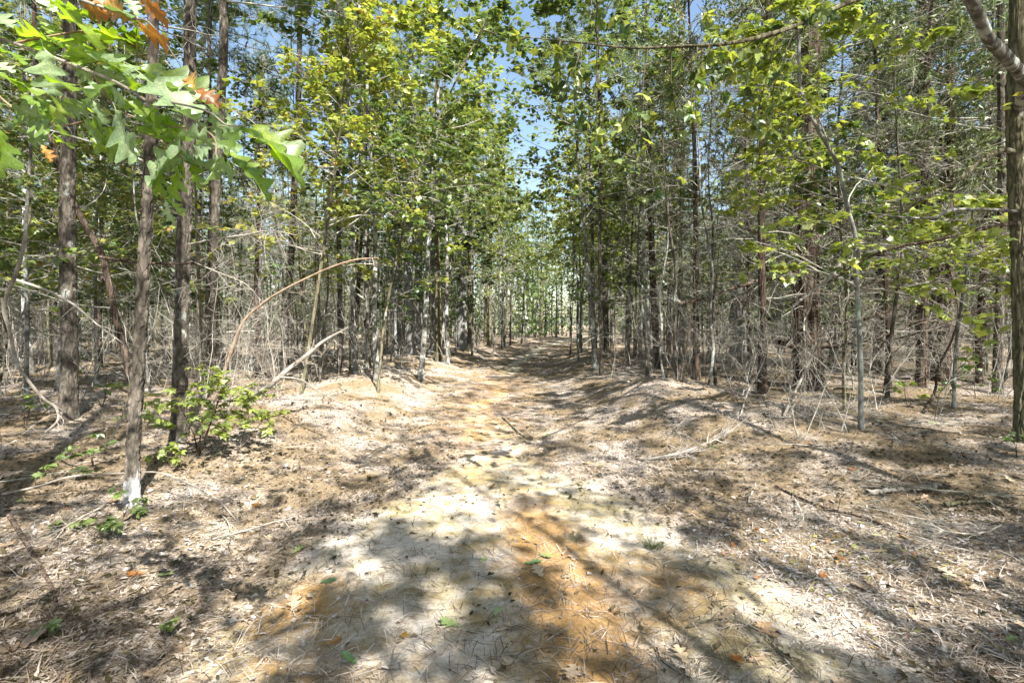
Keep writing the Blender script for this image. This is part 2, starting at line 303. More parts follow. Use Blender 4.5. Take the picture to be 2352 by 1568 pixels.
# ------------------------------------------------------------------ trunks
def spline(pts, n):
    pts = np.asarray(pts, float); t = np.linspace(0, len(pts) - 1, n); out = np.zeros((n, pts.shape[1]))
    P = np.vstack([2 * pts[0] - pts[1], pts, 2 * pts[-1] - pts[-2]])
    i = np.minimum(t.astype(int), len(pts) - 2); u = (t - i)[:, None]
    a, b, c, d = P[i], P[i + 1], P[i + 2], P[i + 3]
    return 0.5 * (2 * b + (c - a) * u + (2 * a - 5 * b + 4 * c - d) * u ** 2 + (3 * b - 3 * c + d - a) * u ** 3)
def plates(th, z, rad, cell=(0.035, 0.09), seed=0):
    """distance to the cracks between bark plates, 0 in a crack, 1 on a plate"""
    th0 = th; th = (th + 0.5 * (vnoise(np.cos(th) * 1.7 + 9 + seed, z * 6) - .5)) % (2 * math.pi); z = z + 0.09 * (vnoise(np.cos(th0) * 2 + 5, z * 5 + np.sin(th0) * 2) - .5)
    nt = max(5, int(round(2 * math.pi * rad / cell[0]))); U = th / (2 * math.pi) * nt; Vv = z / cell[1]
    ui, vi = np.floor(U).astype(int), np.floor(Vv).astype(int); r = np.random.default_rng(seed); L = r.random((nt, 4096, 2))
    d1 = np.full(U.shape, 9.0); d2 = np.full(U.shape, 9.0); hh = np.zeros(U.shape)
    for a in (-1, 0, 1):
        for c in (-1, 0, 1):
            j = L[(ui + a) % nt, (vi + c) % 4096]; d = np.hypot(ui + a + j[..., 0] - U, vi + c + j[..., 1] - Vv)
            m = d < d1; d2 = np.where(m, d1, np.minimum(d2, d)); hh = np.where(m, j[..., 0], hh); d1 = np.minimum(d1, d)
    return np.clip((d2 - d1) / 0.22, 0, 1) ** 0.7 * (0.55 + 0.9 * hh)
def trunk(pts, rad, S=20, n=50, depth=0.0, cell=(0.035, 0.09), seed=0, flute=0.0, flare=1.35):
    """pts (k,3), rad (k,)"""
    A = spline(np.column_stack([pts, rad]), n); P, Rr = A[:, :3], A[:, 3]
    s = np.concatenate([[0], np.cumsum(np.linalg.norm(np.diff(P, axis=0), axis=1))])
    Rr = Rr * (1 + (flare - 1) * np.exp(-s / 0.2))
    T = norm(np.gradient(P, axis=0)); ref = np.array([1.0, 0.2, 0]); U = norm(np.cross(T, ref)); W = np.cross(T, U)
    th = np.arange(S) * 2 * np.pi / S; TH, ZZ = np.meshgrid(th, s)
    rr = Rr[:, None] * (1 + 0.05 * np.sin(2 * TH + seed) + 0.04 * np.sin(3 * TH + 1.3 * ZZ + seed))
    if flute: rr = rr * (1 + flute * np.sin(5 * TH + 0.7 * ZZ + seed) * (0.4 + np.exp(-ZZ / 0.6)) + flute * 0.4 * np.sin(11 * TH + 1.1 * ZZ))
    rr = rr * (1 + 0.05 * (vnoise(TH * 1.5 + seed, ZZ * 4) - 0.5))
    if depth: rr = rr + depth * (plates(TH, ZZ, float(np.mean(Rr)), cell, seed) - 0.6)
    V = P[:, None] + rr[..., None] * (np.cos(TH)[..., None] * U[:, None] + np.sin(TH)[..., None] * W[:, None])
    i = np.arange(n - 1)[:, None] * S; j = np.arange(S)[None]; j2 = (j + 1) % S
    F = np.stack([i + j, i + j2, i + S + j2, i + S + j], -1).reshape(-1, 4)
    return V.reshape(-1, 3), F, 0.5
def wander(h, lean, amp, k, r):
    z = np.linspace(0, h, k); x = lean * z * math.cos(r.random() * 6.28) + amp * np.cumsum(r.normal(size=k)) * 0.5; y = lean * z * math.sin(r.random() * 6.28) + amp * np.cumsum(r.normal(size=k)) * 0.5
    x -= x[0]; y -= y[0]; z[0] = -0.12
    return np.column_stack([x, y, z])
def on_trunk(pts, z):
    return np.column_stack([np.interp(z, pts[:, 2], pts[:, 0]), np.interp(z, pts[:, 2], pts[:, 1]), z])
def dead_branches(pts, r, n, z0, z1, L0, L1, up=(-10, 25), sub=7, sub2=4, rad=0.010, droop=0.02, curl=0.2):
    """bare side branches with two orders of twigs"""
    z = z0 + (z1 - z0) * r.random(n); P0 = on_trunk(pts, z); az = r.random(n) * 2 * np.pi; el = np.radians(r.uniform(*up, n))
    D = np.column_stack([np.cos(az) * np.cos(el), np.sin(az) * np.cos(el), np.sin(el)]); L = r.uniform(L0, L1, n) * (0.5 + 0.5 * r.random(n))
    A = grow(P0, D, L, 7, droop, 0.13, r); parts = [tubes(A, taper(rad * (0.5 + L / L1) * r.uniform(0.6, 1.2, n), 7), 4)]
    p, d, i, t = spawn(A, sub, 0.25, 1.0, 48, 14, r); l2 = L[i] * (0.48 - 0.3 * t) * r.uniform(0.6, 1.4, len(i))
    Bb = grow(p, d, l2, 5, droop, curl, r); parts.append(tubes(Bb, taper(np.full(len(p), rad * 0.33), 5), 3))
    if sub2:
        p, d, j, t = spawn(Bb, sub2, 0.15, 1.0, 45, 15, r); l3 = l2[j] * 0.5 * r.uniform(0.4, 1.3, len(j))
        C = grow(p, d, l3, 3, droop, curl * 1.4, r); parts.append(tubes(C, taper(np.full(len(p), rad * 0.17), 3), 3))
        return parts, A, Bb, C
    return parts, A, Bb, None

# ------------------------------------------------------------------ tree library
def lib_pine(seed):
    r = np.random.default_rng(seed); h = r.uniform(13, 16.5); pts = wander(h, 0.015, 0.06, 9, r); r0 = r.uniform(0.055, 0.095)
    rad = np.interp(pts[:, 2], [0, 1, h], [r0, r0 * 0.9, 0.02])
    tm = mesh('pine_trunk', [trunk(pts, rad, 18, 110, 0.010, (0.05, 0.12), seed)], M_PINE)
    parts, *_ = dead_branches(pts, r, 36, 1.0, h * 0.6, 0.4, 1.6, (-15, 30), 7, 4, 0.008)
    bm = mesh('pine_dead_branches', parts, M_TWIG)
    n = 54; z = h * (0.42 + 0.57 * r.random(n) ** 0.9); P0 = on_trunk(pts, z); az = r.random(n) * 6.283; k = (h - z) / (h * 0.58)
    el = np.radians(55 - 55 * k); D = np.column_stack([np.cos(az) * np.cos(el), np.sin(az) * np.cos(el), np.sin(el)])
    A = grow(P0, D, 0.5 + 2.0 * k ** 0.7, 6, -0.03, 0.12, r); cp = [tubes(A, taper(np.full(n, 0.018), 6), 4) + (0,)]
    p, d, i, t = spawn(A, 7, 0.3, 1.0, 50, 15, r); B = grow(p, d, (0.25 + 0.5 * k[i]) * r.uniform(0.5, 1.2, len(i)), 4, -0.05, 0.2, r)
    cp.append(tubes(B, taper(np.full(len(p), 0.006), 4), 3) + (0,))
    p, d, i, t = spawn(B, 5, 0.4, 1.0, 25, 15, r)
    m = 11; pp = np.repeat(p, m, 0); dd = np.repeat(norm(d), m, 0) + 0.75 * r.normal(size=(len(p) * m, 3)); nl = norm(r.normal(size=dd.shape))
    need = (np.array([(0, 0.014, 0), (0, -0.014, 0), (0.6, 0, 0.01), (1, 0, -0.04)], float) * [1, 2.3, 1], np.array([[0, 1, 2], [0, 2, 3]]))
    need = (np.array([(0, 0.022, 0), (0, -0.022, 0), (1, 0, -0.04)], float), np.array([[0, 1, 2]]))
    cp.append(place(need, pp, dd, nl, r.uniform(0.14, 0.24, len(pp)), None, 0.1, r) + (1,))
    return [('trunk', tm, None), ('dead_branches', bm, 'stuff'), ('crown', mesh('pine_crown', cp, [M_TWIG, M_NEED]), 'stuff')]
CSPR = (np.array([(0, 0.10, 0), (0, -0.10, 0), (0.5, 0.16, 0.05), (0.55, -0.14, -0.05), (1, 0, 0)], float), np.array([[0, 1, 3], [0, 3, 2], [2, 3, 4]]))
def lib_cedar(seed, rad0=None, big=1.0, h=None, zf=1.8):
    r = np.random.default_rng(seed); h = h or r.uniform(7, 10.5); pts = wander(h, 0.03, 0.05, 8, r); r0 = rad0 or r.uniform(0.05, 0.085)
    rad = np.interp(pts[:, 2], [0, 1, h], [r0, r0 * 0.85, 0.015])
    tm = mesh('cedar_trunk', [trunk(pts, rad, 24, 90, 0.006, (0.018, 0.35), seed, 0.10)], M_CEDAR)
    parts, A, B, C = dead_branches(pts, r, int(56 * big), 0.5, h * 0.8, 0.6, 2.3, (-20, 30), 10, 6, 0.010, 0.035, 0.26)
    bm = mesh('cedar_dead_branches', parts, M_TWIG)
    n = 62; z = zf + (h - zf) * r.random(n) ** 0.8; P0 = on_trunk(pts, z); az = r.random(n) * 6.283; k = np.clip((h - z) / (h - zf), 0.05, 1)
    el = np.radians(45 - 45 * k); D = np.column_stack([np.cos(az) * np.cos(el), np.sin(az) * np.cos(el), np.sin(el)])
    A = grow(P0, D, (0.4 + 1.5 * k) * r.uniform(0.6, 1.1, n), 6, 0.03, 0.15, r); cp = [tubes(A, taper(np.full(n, 0.013), 6), 3) + (0,)]
    p, d, i, t = spawn(A, 8, 0.3, 1.0, 45, 15, r); B = grow(p, d, 0.2 + 0.35 * r.random(len(p)), 4, 0.03, 0.25, r); cp.append(tubes(B, taper(np.full(len(p), 0.004), 4), 3) + (0,))
    p, d, i, t = spawn(B, 14, 0.1, 1.0, 38, 18, r)
    cp.append(place(CSPR, p, d, norm(r.normal(size=d.shape) + [0, 0, 1.2]), r.uniform(0.05, 0.12, len(p)), None, 0.1, r) + (1,))
    return [('trunk', tm, None), ('dead_branches', bm, 'stuff'), ('crown', mesh('cedar_crown', cp, [M_TWIG, M_CFOL]), 'stuff')]
def leafy(pts, rad, r, n, z0, z1, L, leafmat_, T=MAPLE, ls=(0.06, 0.11), dens=1.0, up=(5, 45), bark_=None, flat=1.6, twmat=None, clump=9):
    """leafy branches from a stem: flat sprays of leaves"""
    z = z0 + (z1 - z0) * r.random(n); P0 = on_trunk(pts, z); az = r.random(n) * 6.283; el = np.radians(r.uniform(*up, n))
    D = np.column_stack([np.cos(az) * np.cos(el), np.sin(az) * np.cos(el), np.sin(el)]); k = 1 - 0.6 * (z - z0) / (z1 - z0)
    Ls = L * k * r.uniform(0.55, 1.15, n); A = grow(P0, D, Ls, 7, 0.03, 0.12, r)
    cp = [tubes(A, taper(0.004 + 0.008 * Ls / L, 7), 4) + (0,)]
    p, d, i, t = spawn(A, 7, 0.25, 1.0, 42, 12, r); d[:, 2] *= 0.5; B = grow(p, d, Ls[i] * 0.42 * (1.15 - 0.6 * t) * r.uniform(0.6, 1.3, len(i)), 5, 0.02, 0.16, r)
    cp.append(tubes(B, taper(np.full(len(p), 0.0032), 5), 3) + (0,))
    p, d, i, t = spawn(B, max(1, int(clump * dens)), 0.25, 1.0, 60, 20, r); d[:, 2] = d[:, 2] * 0.4 - 0.15
    nn = norm(r.normal(size=d.shape) * 0.45 + [0, 0, flat / 1.6])
    cp.append(place(T, p + d * 0.03, d, nn, r.uniform(*ls, len(p)), None, 0.15, r) + (1,))
    return cp
def lib_maple(seed, mat, dens=1.0, h=None, r0=None, z0=1.6, T=LEAF6, L=2.0, n=46, ls=(0.075, 0.135)):
    r = np.random.default_rng(seed); h = h or r.uniform(6.5, 9.5); pts = wander(h, 0.05, 0.10, 8, r); r0 = r0 or r.uniform(0.022, 0.045)
    rad = np.interp(pts[:, 2], [0, 1, h], [r0, r0 * 0.85, 0.006])
    tm = mesh('maple_trunk', [trunk(pts, rad, 12, 60, 0, seed=seed)], M_GREY)
    cp = leafy(pts, rad, r, n, z0, h * 0.98, L, mat, T, dens=dens, ls=ls)
    return [('trunk', tm, None), ('crown', mesh('maple_crown', cp, [M_TWIG, mat]), 'stuff')]
LIB = {'pine': [lib_pine(100 + i) for i in range(4)],
       'cedar': [lib_cedar(200 + i) for i in range(4)],
       'maple': [lib_maple(300, M_GREEN), lib_maple(301, M_GREEN, 1.2), lib_maple(302, M_YELL), lib_maple(303, M_DARK), lib_maple(304, M_GREEN, 1.0, T=LEAF6)],
       'oak': [lib_maple(310, M_GREEN, 1.0, 12.5, 0.09, 5.0, LEAF6, 2.8, 46, (0.08, 0.13)), lib_maple(311, M_DARK, 1.0, 12, 0.08, 4.5, LEAF6, 2.6, 46, (0.08, 0.13))]}
def lib_canopy(seed, mat, h=13.5, z0=5.2, L=4.2):
    r = np.random.default_rng(seed); pts = wander(h, 0.02, 0.08, 8, r); rad = np.interp(pts[:, 2], [0, 1, h], [0.13, 0.115, 0.03])
    cp = leafy(pts, rad, r, 46, z0, h * .98, L, mat, LEAF6, dens=1.0, ls=(0.10, 0.17), up=(0, 35))
    return [('trunk', mesh('oak_trunk', [trunk(pts, rad, 20, 90, 0.008, (.04, .12), seed)], M_OAKB), None), ('crown', mesh('oak_crown', cp, [M_TWIG, mat]), 'stuff')]
def lib_pole(seed):
    r = np.random.default_rng(seed); h = r.uniform(4.5, 9); pts = wander(h, 0.06, 0.09, 9, r); r0 = r.uniform(.014, .034); rad = np.interp(pts[:, 2], [0, h], [r0, .006])
    return [('trunk', mesh('pole_trunk', [trunk(pts, rad, 9, 60, 0, seed=seed)], [M_GREY, M_PINE, M_OAKB][seed % 3]), None),
            ('dead_branches', mesh('pole_branches', dead_branches(pts, r, 22, .5, h * .95, .3, 1.3, (-10, 50), 6, 4, .006, .02, .22)[0], M_TWIG), 'stuff')]
LIB['pole'] = [lib_pole(700 + i) for i in range(6)]
def lib_lace(seed, mat):
    r = np.random.default_rng(seed); h = 10.5; pts = wander(h, 0.03, 0.08, 8, r); rad = np.interp(pts[:, 2], [0, 1, h], [0.05, 0.045, 0.008])
    cp = leafy(pts, rad, r, 58, 3.4, h * .98, 3.9, mat, LEAF6, ls=(0.06, 0.10), up=(5, 40), clump=6)
    return [('trunk', mesh('young_trunk', [trunk(pts, rad, 12, 60, 0, seed=seed)], M_GREY), None), ('crown', mesh('young_crown', cp, [M_TWIG, mat]), 'stuff')]
LIB['lace'] = [lib_lace(340, M_GREEN), lib_lace(341, M_YELL)]
LIB['canopy'] = [lib_canopy(320, M_GREEN), lib_canopy(321, M_YELL)]
LIB['high'] = [lib_maple(330, M_GREEN, 1.0, 10.5, 0.06, 3.4, LEAF6, 2.6, 46, (0.09, 0.14)), lib_maple(331, M_YELL, 1.0, 9.5, 0.05, 3.0, LEAF6, 2.4, 46, (0.09, 0.14))]
NAMES = {'lace': ('young_oak_tree', 'young tree'), 'pole': ('bare_sapling', 'sapling'), 'canopy': ('oak_tree', 'oak tree'), 'high': ('young_oak_tree', 'young tree'), 'pine': ('pine_tree', 'pine tree'), 'cedar': ('cedar_tree', 'cedar tree'), 'maple': ('young_maple_tree', 'young tree'), 'oak': ('oak_tree', 'tree')}
def tree(kind, v, x, y, label, group=None, rz=None, s=1.0, sink=0.0):
    nm, cat = NAMES[kind]
    e = bpy.data.objects.new(nm, None); sc.collection.objects.link(e); e.empty_display_size = 0.3
    e.location = (x, y, float(H(x, y)) - sink); e.rotation_euler = (0, 0, rng.random() * 6.28 if rz is None else rz); e.scale = (s, s, s)
    tag(e, label, cat, group)
    for part, me, kd in LIB[kind][v % len(LIB[kind])]:
        tag(link(part, me, e), kind=kd)
    return e
def thing(nm, label, cat, x, y, z=None, group=None):
    e = bpy.data.objects.new(nm, None); sc.collection.objects.link(e); e.location = (x, y, float(H(x, y)) if z is None else z)
    return tag(e, label, cat, group)
taken = []

# ------------------------------------------------------------------ trees read off the photograph
def traced(nm, label, cat, path, wbase, wtop, Y=None, htop=12.0, mat=M_PINE, S=20, n=90, depth=0.0, cell=(0.04, 0.1), seed=0, flute=0.0, dead=0, crown=None, lean_y=0.0, deadargs={}, flare=1.5):
    """path: (px, py) points up the stem in the photograph, the first at its foot; extended straight up to htop"""
    x0, y0 = hit(*path[0]) if Y is None else ((path[0][0] - 1176) / FPX * Y, Y)
    taken.append((x0, y0)); z0 = float(H(x0, y0))
    W = []
    for (px, py) in path:
        p = at(px, py, y0); p[1] = y0 + lean_y * (p[2] - z0); W.append(p)
    W[0] = np.array([x0, y0, z0 - 0.1]); d = norm(W[-1] - W[-2])
    if W[-1][2] < htop: W.append(W[-1] + (d * 0.3 + np.array([0, 0, 0.7])) * (htop - W[-1][2]) / 0.95)
    W = np.array(W); L = W - [x0, y0, z0]
    ppm = FPX / y0 / math.cos(math.atan((path[0][0] - 1176) / FPX)) * 1.03; r0 = wbase / ppm / 2; r1 = wtop / ppm / 2
    rad = np.interp(L[:, 2], [0, L[-2, 2] if len(L) > 2 else 1, L[-1, 2]], [r0, r1, max(0.012, r1 * 0.35)])
    e = thing(nm, label, cat, x0, y0, z0)
    link('trunk', mesh(nm + '_trunk', [trunk(L, rad, S, n, depth, cell, seed, flute, flare)], mat), e)
    r = np.random.default_rng(seed + 7)
    if dead:
        a = dict(z0=0.9, z1=min(htop, 7.5), L0=0.4, L1=1.3, up=(-15, 30), sub=6, sub2=3, rad=0.008); a.update(deadargs)
        tag(link('dead_branches', mesh(nm + '_dead_branches', dead_branches(L, r, dead, **a)[0], M_TWIG), e), kind='stuff')
    if crown == 'pine':
        tag(link('crown', LIB['pine'][seed % 4][2][1], e, loc=(L[-1, 0], L[-1, 1], L[-1, 2] - 14.5)), kind='stuff')
    elif crown == 'cedar':
        tag(link('crown', LIB['cedar'][seed % 4][2][1], e, loc=(L[-1, 0] * 0.5, L[-1, 1] * 0.5, 0)), kind='stuff')
    elif crown:
        tag(link('crown', mesh(nm + '_crown', leafy(L, rad, r, **crown), [M_TWIG, crown['leafmat_']]), e), kind='stuff')
    return e, L
P = 'pine_tree'; 
# left wood
traced(P, 'scaly brown pine trunk closest to the camera, with a painted sunlit foot', 'pine tree', [(303, 1155), (308, 1000), (318, 850), (326, 700), (333, 560), (341, 430), (346, 250), (352, 60)], 35, 26, mat=M_SUNFOOT, S=110, n=460, depth=0.011, cell=(0.026, 0.085), seed=1, dead=10, crown='pine', htop=15, deadargs=dict(z0=2.2))
traced(P, 'scaly pine trunk rising behind the bright green maple shrub', 'pine tree', [(412, 1010), (414, 850), (418, 700), (421, 560), (428, 400), (436, 200), (437, 0)], 38, 29, mat=M_PINE, S=100, n=420, depth=0.011, cell=(0.028, 0.09), seed=2, dead=16, crown='pine', htop=15.5)
traced(P, 'straight dark pine trunk beside the foot of the bent tan pole', 'pine tree', [(478, 905), (482, 760), (487, 600), (496, 430), (507, 230), (515, 0)], 27, 20, mat=M_PINE, S=60, n=300, depth=0.009, cell=(0.028, 0.09), seed=3, dead=18, crown='pine', htop=15)
traced(P, 'broad dark pine trunk behind the seedlings and dead limb at far left', 'pine tree', [(155, 960), (160, 800), (157, 650), (155, 500), (158, 330), (160, 100)], 42, 33, mat=M_PINE, S=80, n=320, depth=0.011, cell=(0.03, 0.1), seed=4, dead=20, crown='pine', htop=15)
traced('leaning_tree', 'slim reddish leaning trunk curving up to the left, touching the closest pine', 'leaning tree', [(312, 960), (292, 830), (268, 740), (250, 650), (232, 580), (195, 515), (160, 440), (120, 330), (90, 200)], 19, 12, mat=M_CEDAR, S=16, n=120, depth=0.004, cell=(0.02, 0.2), seed=5, flute=0.05, dead=14, htop=6.5)
traced(P, 'slim pine stem standing between the straight dark pine and the fallen forked branch', 'pine tree', [(593, 810), (596, 650), (600, 420), (604, 150)], 14, 11, mat=M_GREY, S=16, n=90, seed=6, dead=16, crown='pine', htop=13)
traced(P, 'mossy dark pine stem with a pale base directly behind the bent tan pole', 'pine tree', [(655, 855), (657, 740), (668, 600), (676, 430), (686, 200)], 19, 14, mat=M_PINE, S=30, n=140, depth=0.007, seed=7, dead=18, crown='pine', htop=13.5)
traced(P, 'bark stripped pine stem beside the trail mound, left of the cluster of pale trunks', 'pine tree', [(812, 835), (818, 700), (826, 520), (832, 300)], 19, 14, mat=M_PINE, S=24, n=120, depth=0.006, seed=8, dead=22, crown='pine', htop=13)
traced(P, 'dark pine stem at the back of the left wood with brown leaves caught on it', 'pine tree', [(745, 780), (748, 600), (760, 420), (775, 250), (790, 90)], 17, 13, mat=M_PINE, S=20, n=100, depth=0.005, seed=9, dead=16, crown='pine', htop=12)
traced('cedar_tree', 'pale fluted trunk ringed by hanging pale twigs, first trunk at the left trail bend', 'cedar tree', [(912, 798), (911, 700), (908, 560), (905, 400), (900, 200)], 26, 15, mat=M_PALEB, S=24, n=120, depth=0.004, seed=10, flute=0.08, dead=30, crown='cedar', htop=10)
traced('cedar_tree', 'pale grey trunk lit and notched, second of the trunks at the left trail bend', 'cedar tree', [(944, 812), (942, 700), (938, 620), (946, 450), (950, 250)], 21, 15, mat=M_PALEB, S=24, n=120, depth=0.004, seed=11, flute=0.08, dead=14, crown='cedar', htop=10)
traced(P, 'smooth grey gently curving trunk, third of the trunks at the left trail bend', 'pine tree', [(968, 806), (967, 720), (962, 620), (968, 480), (972, 300)], 17, 13, mat=M_PALEB, S=18, n=100, seed=12, dead=14, crown='pine', htop=12)
traced('cedar_tree', 'pale trunk with a flared mossy foot, fourth of the trunks at the left trail bend', 'cedar tree', [(999, 808), (996, 700), (990, 560), (994, 400), (1000, 200)], 22, 15, mat=M_PALEB, S=24, n=120, depth=0.004, seed=13, flute=0.10, dead=26, crown='cedar', htop=10)
traced(P, 'thick grey trunk with a mossy dark lower half standing where the trail bends', 'pine tree', [(1062, 800), (1061, 720), (1060, 620), (1063, 450), (1065, 250)], 25, 18, mat=M_PALEB, S=30, n=140, depth=0.006, seed=14, dead=26, crown='pine', htop=13)
traced(P, 'tall white lit trunk closest to the far end of the trail, on its left side', 'pine tree', [(1152, 768), (1151, 680), (1152, 520), (1158, 300)], 18, 14, mat=M_PALEB, S=20, n=100, depth=0.004, seed=15, dead=18, crown='pine', htop=15)
traced(P, 'pale trunk standing in brush just left of the sunny patch at the trail end', 'pine tree', [(1212, 757), (1212, 650), (1214, 450)], 12, 9, mat=M_PALEB, S=14, n=60, seed=16, dead=14, crown='pine', htop=14)
# right wood
traced(P, 'thin dark trunk rising into the blue sky gap right of the trail', 'pine tree', [(1392, 812), (1390, 650), (1386, 450), (1380, 250), (1374, 120)], 16, 11, mat=M_PINE, S=20, n=120, depth=0.005, seed=20, dead=26, htop=10.5, crown=dict(n=16, z0=4.5, z1=10, L=1.6, leafmat_=M_DARK, dens=0.6, T=LEAF6))
traced('cedar_tree', 'slender dark cedar with a crooked foot on top of the right mound', 'cedar tree', [(1512, 845), (1505, 760), (1498, 600), (1492, 400), (1486, 200)], 18, 12, mat=M_CEDAR, S=22, n=120, depth=0.004, cell=(0.02, 0.2), seed=21, dead=44, crown='cedar', htop=10, deadargs=dict(L1=1.9, z0=0.4, sub=8, sub2=5))
traced('cedar_tree', 'pink grey smooth barked trunk framed by twigs left of the big shaggy cedar', 'cedar tree', [(1698, 812), (1694, 720), (1698, 600), (1704, 500), (1706, 300)], 42, 28, mat=M_PALEB, S=40, n=160, depth=0.005, seed=22, flute=0.06, dead=50, crown='cedar', htop=10, deadargs=dict(L1=2.2, z0=0.5, sub=9, sub2=5, rad=0.012))
eC, LC = traced('cedar_tree', 'big shaggy red brown cedar with a buttressed foot and long bare limbs', 'cedar tree', [(1862, 895), (1856, 800), (1853, 700), (1850, 600), (1852, 450), (1858, 250), (1862, 50)], 66, 50, mat=M_CEDAR, S=96, n=300, depth=0.010, cell=(0.022, 0.30), seed=23, flute=0.13, dead=70, crown='cedar', htop=10.5, deadargs=dict(L0=0.8, L1=2.8, z0=0.5, z1=7, sub=9, sub2=5, rad=0.014, up=(-20, 25)))
traced('cedar_tree', 'dark double trunk, its left stem, behind the small forked shrub', 'cedar tree', [(2130, 870), (2126, 780), (2122, 650), (2120, 450)], 42, 34, mat=M_CEDAR, S=40, n=150, depth=0.008, cell=(0.022, 0.3), seed=24, flute=0.1, dead=50, crown='cedar', htop=9.5, deadargs=dict(L1=2.3, z0=0.5, sub=8, sub2=5))
traced('cedar_tree', 'dark double trunk, its right stem with a blackened foot', 'cedar tree', [(2172, 876), (2170, 780), (2174, 650), (2180, 450)], 34, 26, mat=M_CEDAR, S=36, n=150, depth=0.008, cell=(0.022, 0.3), seed=25, flute=0.1, dead=36, crown='cedar', htop=9, deadargs=dict(L1=2.0, z0=0.8, sub=8, sub2=5))
traced(P, 'grey brown trunk between the dark double trunk and the oak at the frame edge', 'pine tree', [(2292, 905), (2292, 800), (2298, 650), (2302, 450), (2300, 250)], 24, 19, mat=M_PINE, S=40, n=160, depth=0.008, seed=26, dead=26, crown='pine', htop=13)
traced('sapling', 'pale grey sapling with an orange lichen spot and a spreading yellow green crown', 'sapling', [(1978, 985), (1977, 900), (1975, 800), (1970, 700), (1967, 600), (1965, 545), (1945, 470), (1925, 380), (1880, 300), (1840, 210), (1835, 120)], 14, 9, mat=M_PALEB, S=16, n=140, seed=27, htop=5.6,
       crown=dict(n=42, z0=1.7, z1=5.2, L=2.0, leafmat_=M_YELL, dens=1.15, ls=(0.07, 0.12), up=(-5, 35)))
traced('sapling', 'olive barked thin sapling immediately left of the pale grey sapling', 'sapling', [(1940, 945), (1938, 860), (1944, 760), (1942, 640), (1930, 520)], 9, 6, mat=M_OAKB, S=10, n=60, seed=28, htop=4.2, dead=6, crown=dict(n=14, z0=1.6, z1=4.0, L=1.2, leafmat_=M_GREEN, dens=1.0))
traced('sapling', 'slim leafy sapling leaning over the trail between the bend trunks and the sky gap', 'sapling', [(868, 900), (880, 760), (905, 620), (940, 480), (985, 330), (1050, 180), (1110, 60)], 6, 4, mat=M_OAKB, S=12, n=90, seed=29, htop=7.2,
       crown=dict(n=52, z0=2.2, z1=7.0, L=2.2, leafmat_=M_GREEN, dens=1.0, ls=(0.07, 0.12)))
traced('sapling', 'dark leaved sapling whose foliage hangs in front of the bend trunks', 'sapling', [(1012, 822), (1030, 650), (1065, 430), (1100, 240), (1120, 120)], 7, 5, mat=M_GREY, S=12, n=90, seed=41, htop=7.5,
       crown=dict(n=36, z0=2.0, z1=7.3, L=1.7, leafmat_=M_DARK, dens=1.0, ls=(0.08, 0.13)))
traced('sapling', 'slim forked leafy sapling leaning right above the bent tan pole', 'sapling', [(690, 905), (715, 760), (745, 560), (768, 400), (785, 250), (800, 120), (820, 30)], 8, 5, mat=M_OAKB, S=12, n=90, seed=30, htop=7.5,
       crown=dict(n=44, z0=2.3, z1=7.4, L=2.0, leafmat_=M_YELL, dens=1.0, ls=(0.065, 0.115)))
traced('sapling', 'leafy sapling with light green layers at the left frame edge, under the big oak leaves', 'sapling', [(60, 930), (62, 760), (58, 560), (70, 350), (80, 100)], 12, 8, mat=M_GREY, S=12, n=90, seed=31, htop=6, crown=dict(n=26, z0=1.2, z1=5.5, L=1.7, leafmat_=M_GREEN, dens=0.8))
traced('sapling', 'low maple sapling spreading bright leaves beside the oak at the right frame edge', 'sapling', [(2190, 935), (2195, 800), (2215, 650), (2230, 560)], 9, 7, mat=M_GREY, S=10, n=60, seed=32, htop=3.2, crown=dict(n=18, z0=1.5, z1=3.0, L=1.5, leafmat_=M_YELL, dens=1.1, up=(-5, 25)))

# the oak at the right frame edge: trunk, limbs, single leaves on the overhanging limb
eJ, LJ = traced('oak_tree', 'rough olive barked oak at the right frame edge with a pale limb arching down', 'oak tree', [(2352, 1015), (2348, 850), (2342, 600), (2334, 400), (2330, 200), (2336, 60)], 44, 40, mat=M_OAKB, S=96, n=320, depth=0.012, cell=(0.03, 0.14), seed=33, dead=4, htop=12, crown=dict(n=30, z0=7.0, z1=11.8, L=2.8, leafmat_=M_GREEN, dens=1.0, T=LEAF6), flare=1.5)
J0 = np.array(eJ.location); YJ = J0[1]
def limb(e, pts, w0, w1, mat, S=14, n=60, depth=0.0, name='limb', seed=0):
    A = np.array([at(a, b, Y) for a, b, Y in pts]) - np.array(e.location)
    L = math.cos(math.atan((pts[0][0] - 1176) / FPX)) * np.linspace(w0, w1, len(A)) / 2 * np.array([p[2] for p in pts]) / FPX
    return link(name, mesh(name, [trunk(A, L, S, n, depth, (0.03, 0.1), seed, 0, 1.0)], mat), e), A
limb(eJ, [(2342, 250, YJ), (2352, 190, YJ - .5), (2318, 140, YJ - 1.1), (2272, 90, YJ - 1.4), (2240, 20, YJ - 1.6), (2190, -60, YJ - 1.8)], 34, 34, M_GREY, 24, 90, 0.004, seed=2)
limb(eJ, [(2336, 352, YJ), (2300, 345, YJ - .1), (2250, 372, YJ - .2), (2200, 415, YJ - .2), (2130, 450, YJ - .2), (2060, 500, YJ), (1990, 570, YJ + .2)], 17, 5, M_OAKB, seed=3)
limb(eJ, [(2342, 487, YJ), (2280, 482, YJ - .3), (2190, 482, YJ - .6), (2140, 500, YJ - .7), (2060, 498, YJ - .9), (1990, 488, YJ - 1)], 12, 5, M_GREY, seed=4)
limb(eJ, [(2342, 510, YJ), (2260, 525, YJ - .1), (2150, 552, YJ - .1), (2060, 568, YJ), (1985, 596, YJ + .1), (1900, 650, YJ + .3)], 14, 5, M_CEDAR, seed=5)
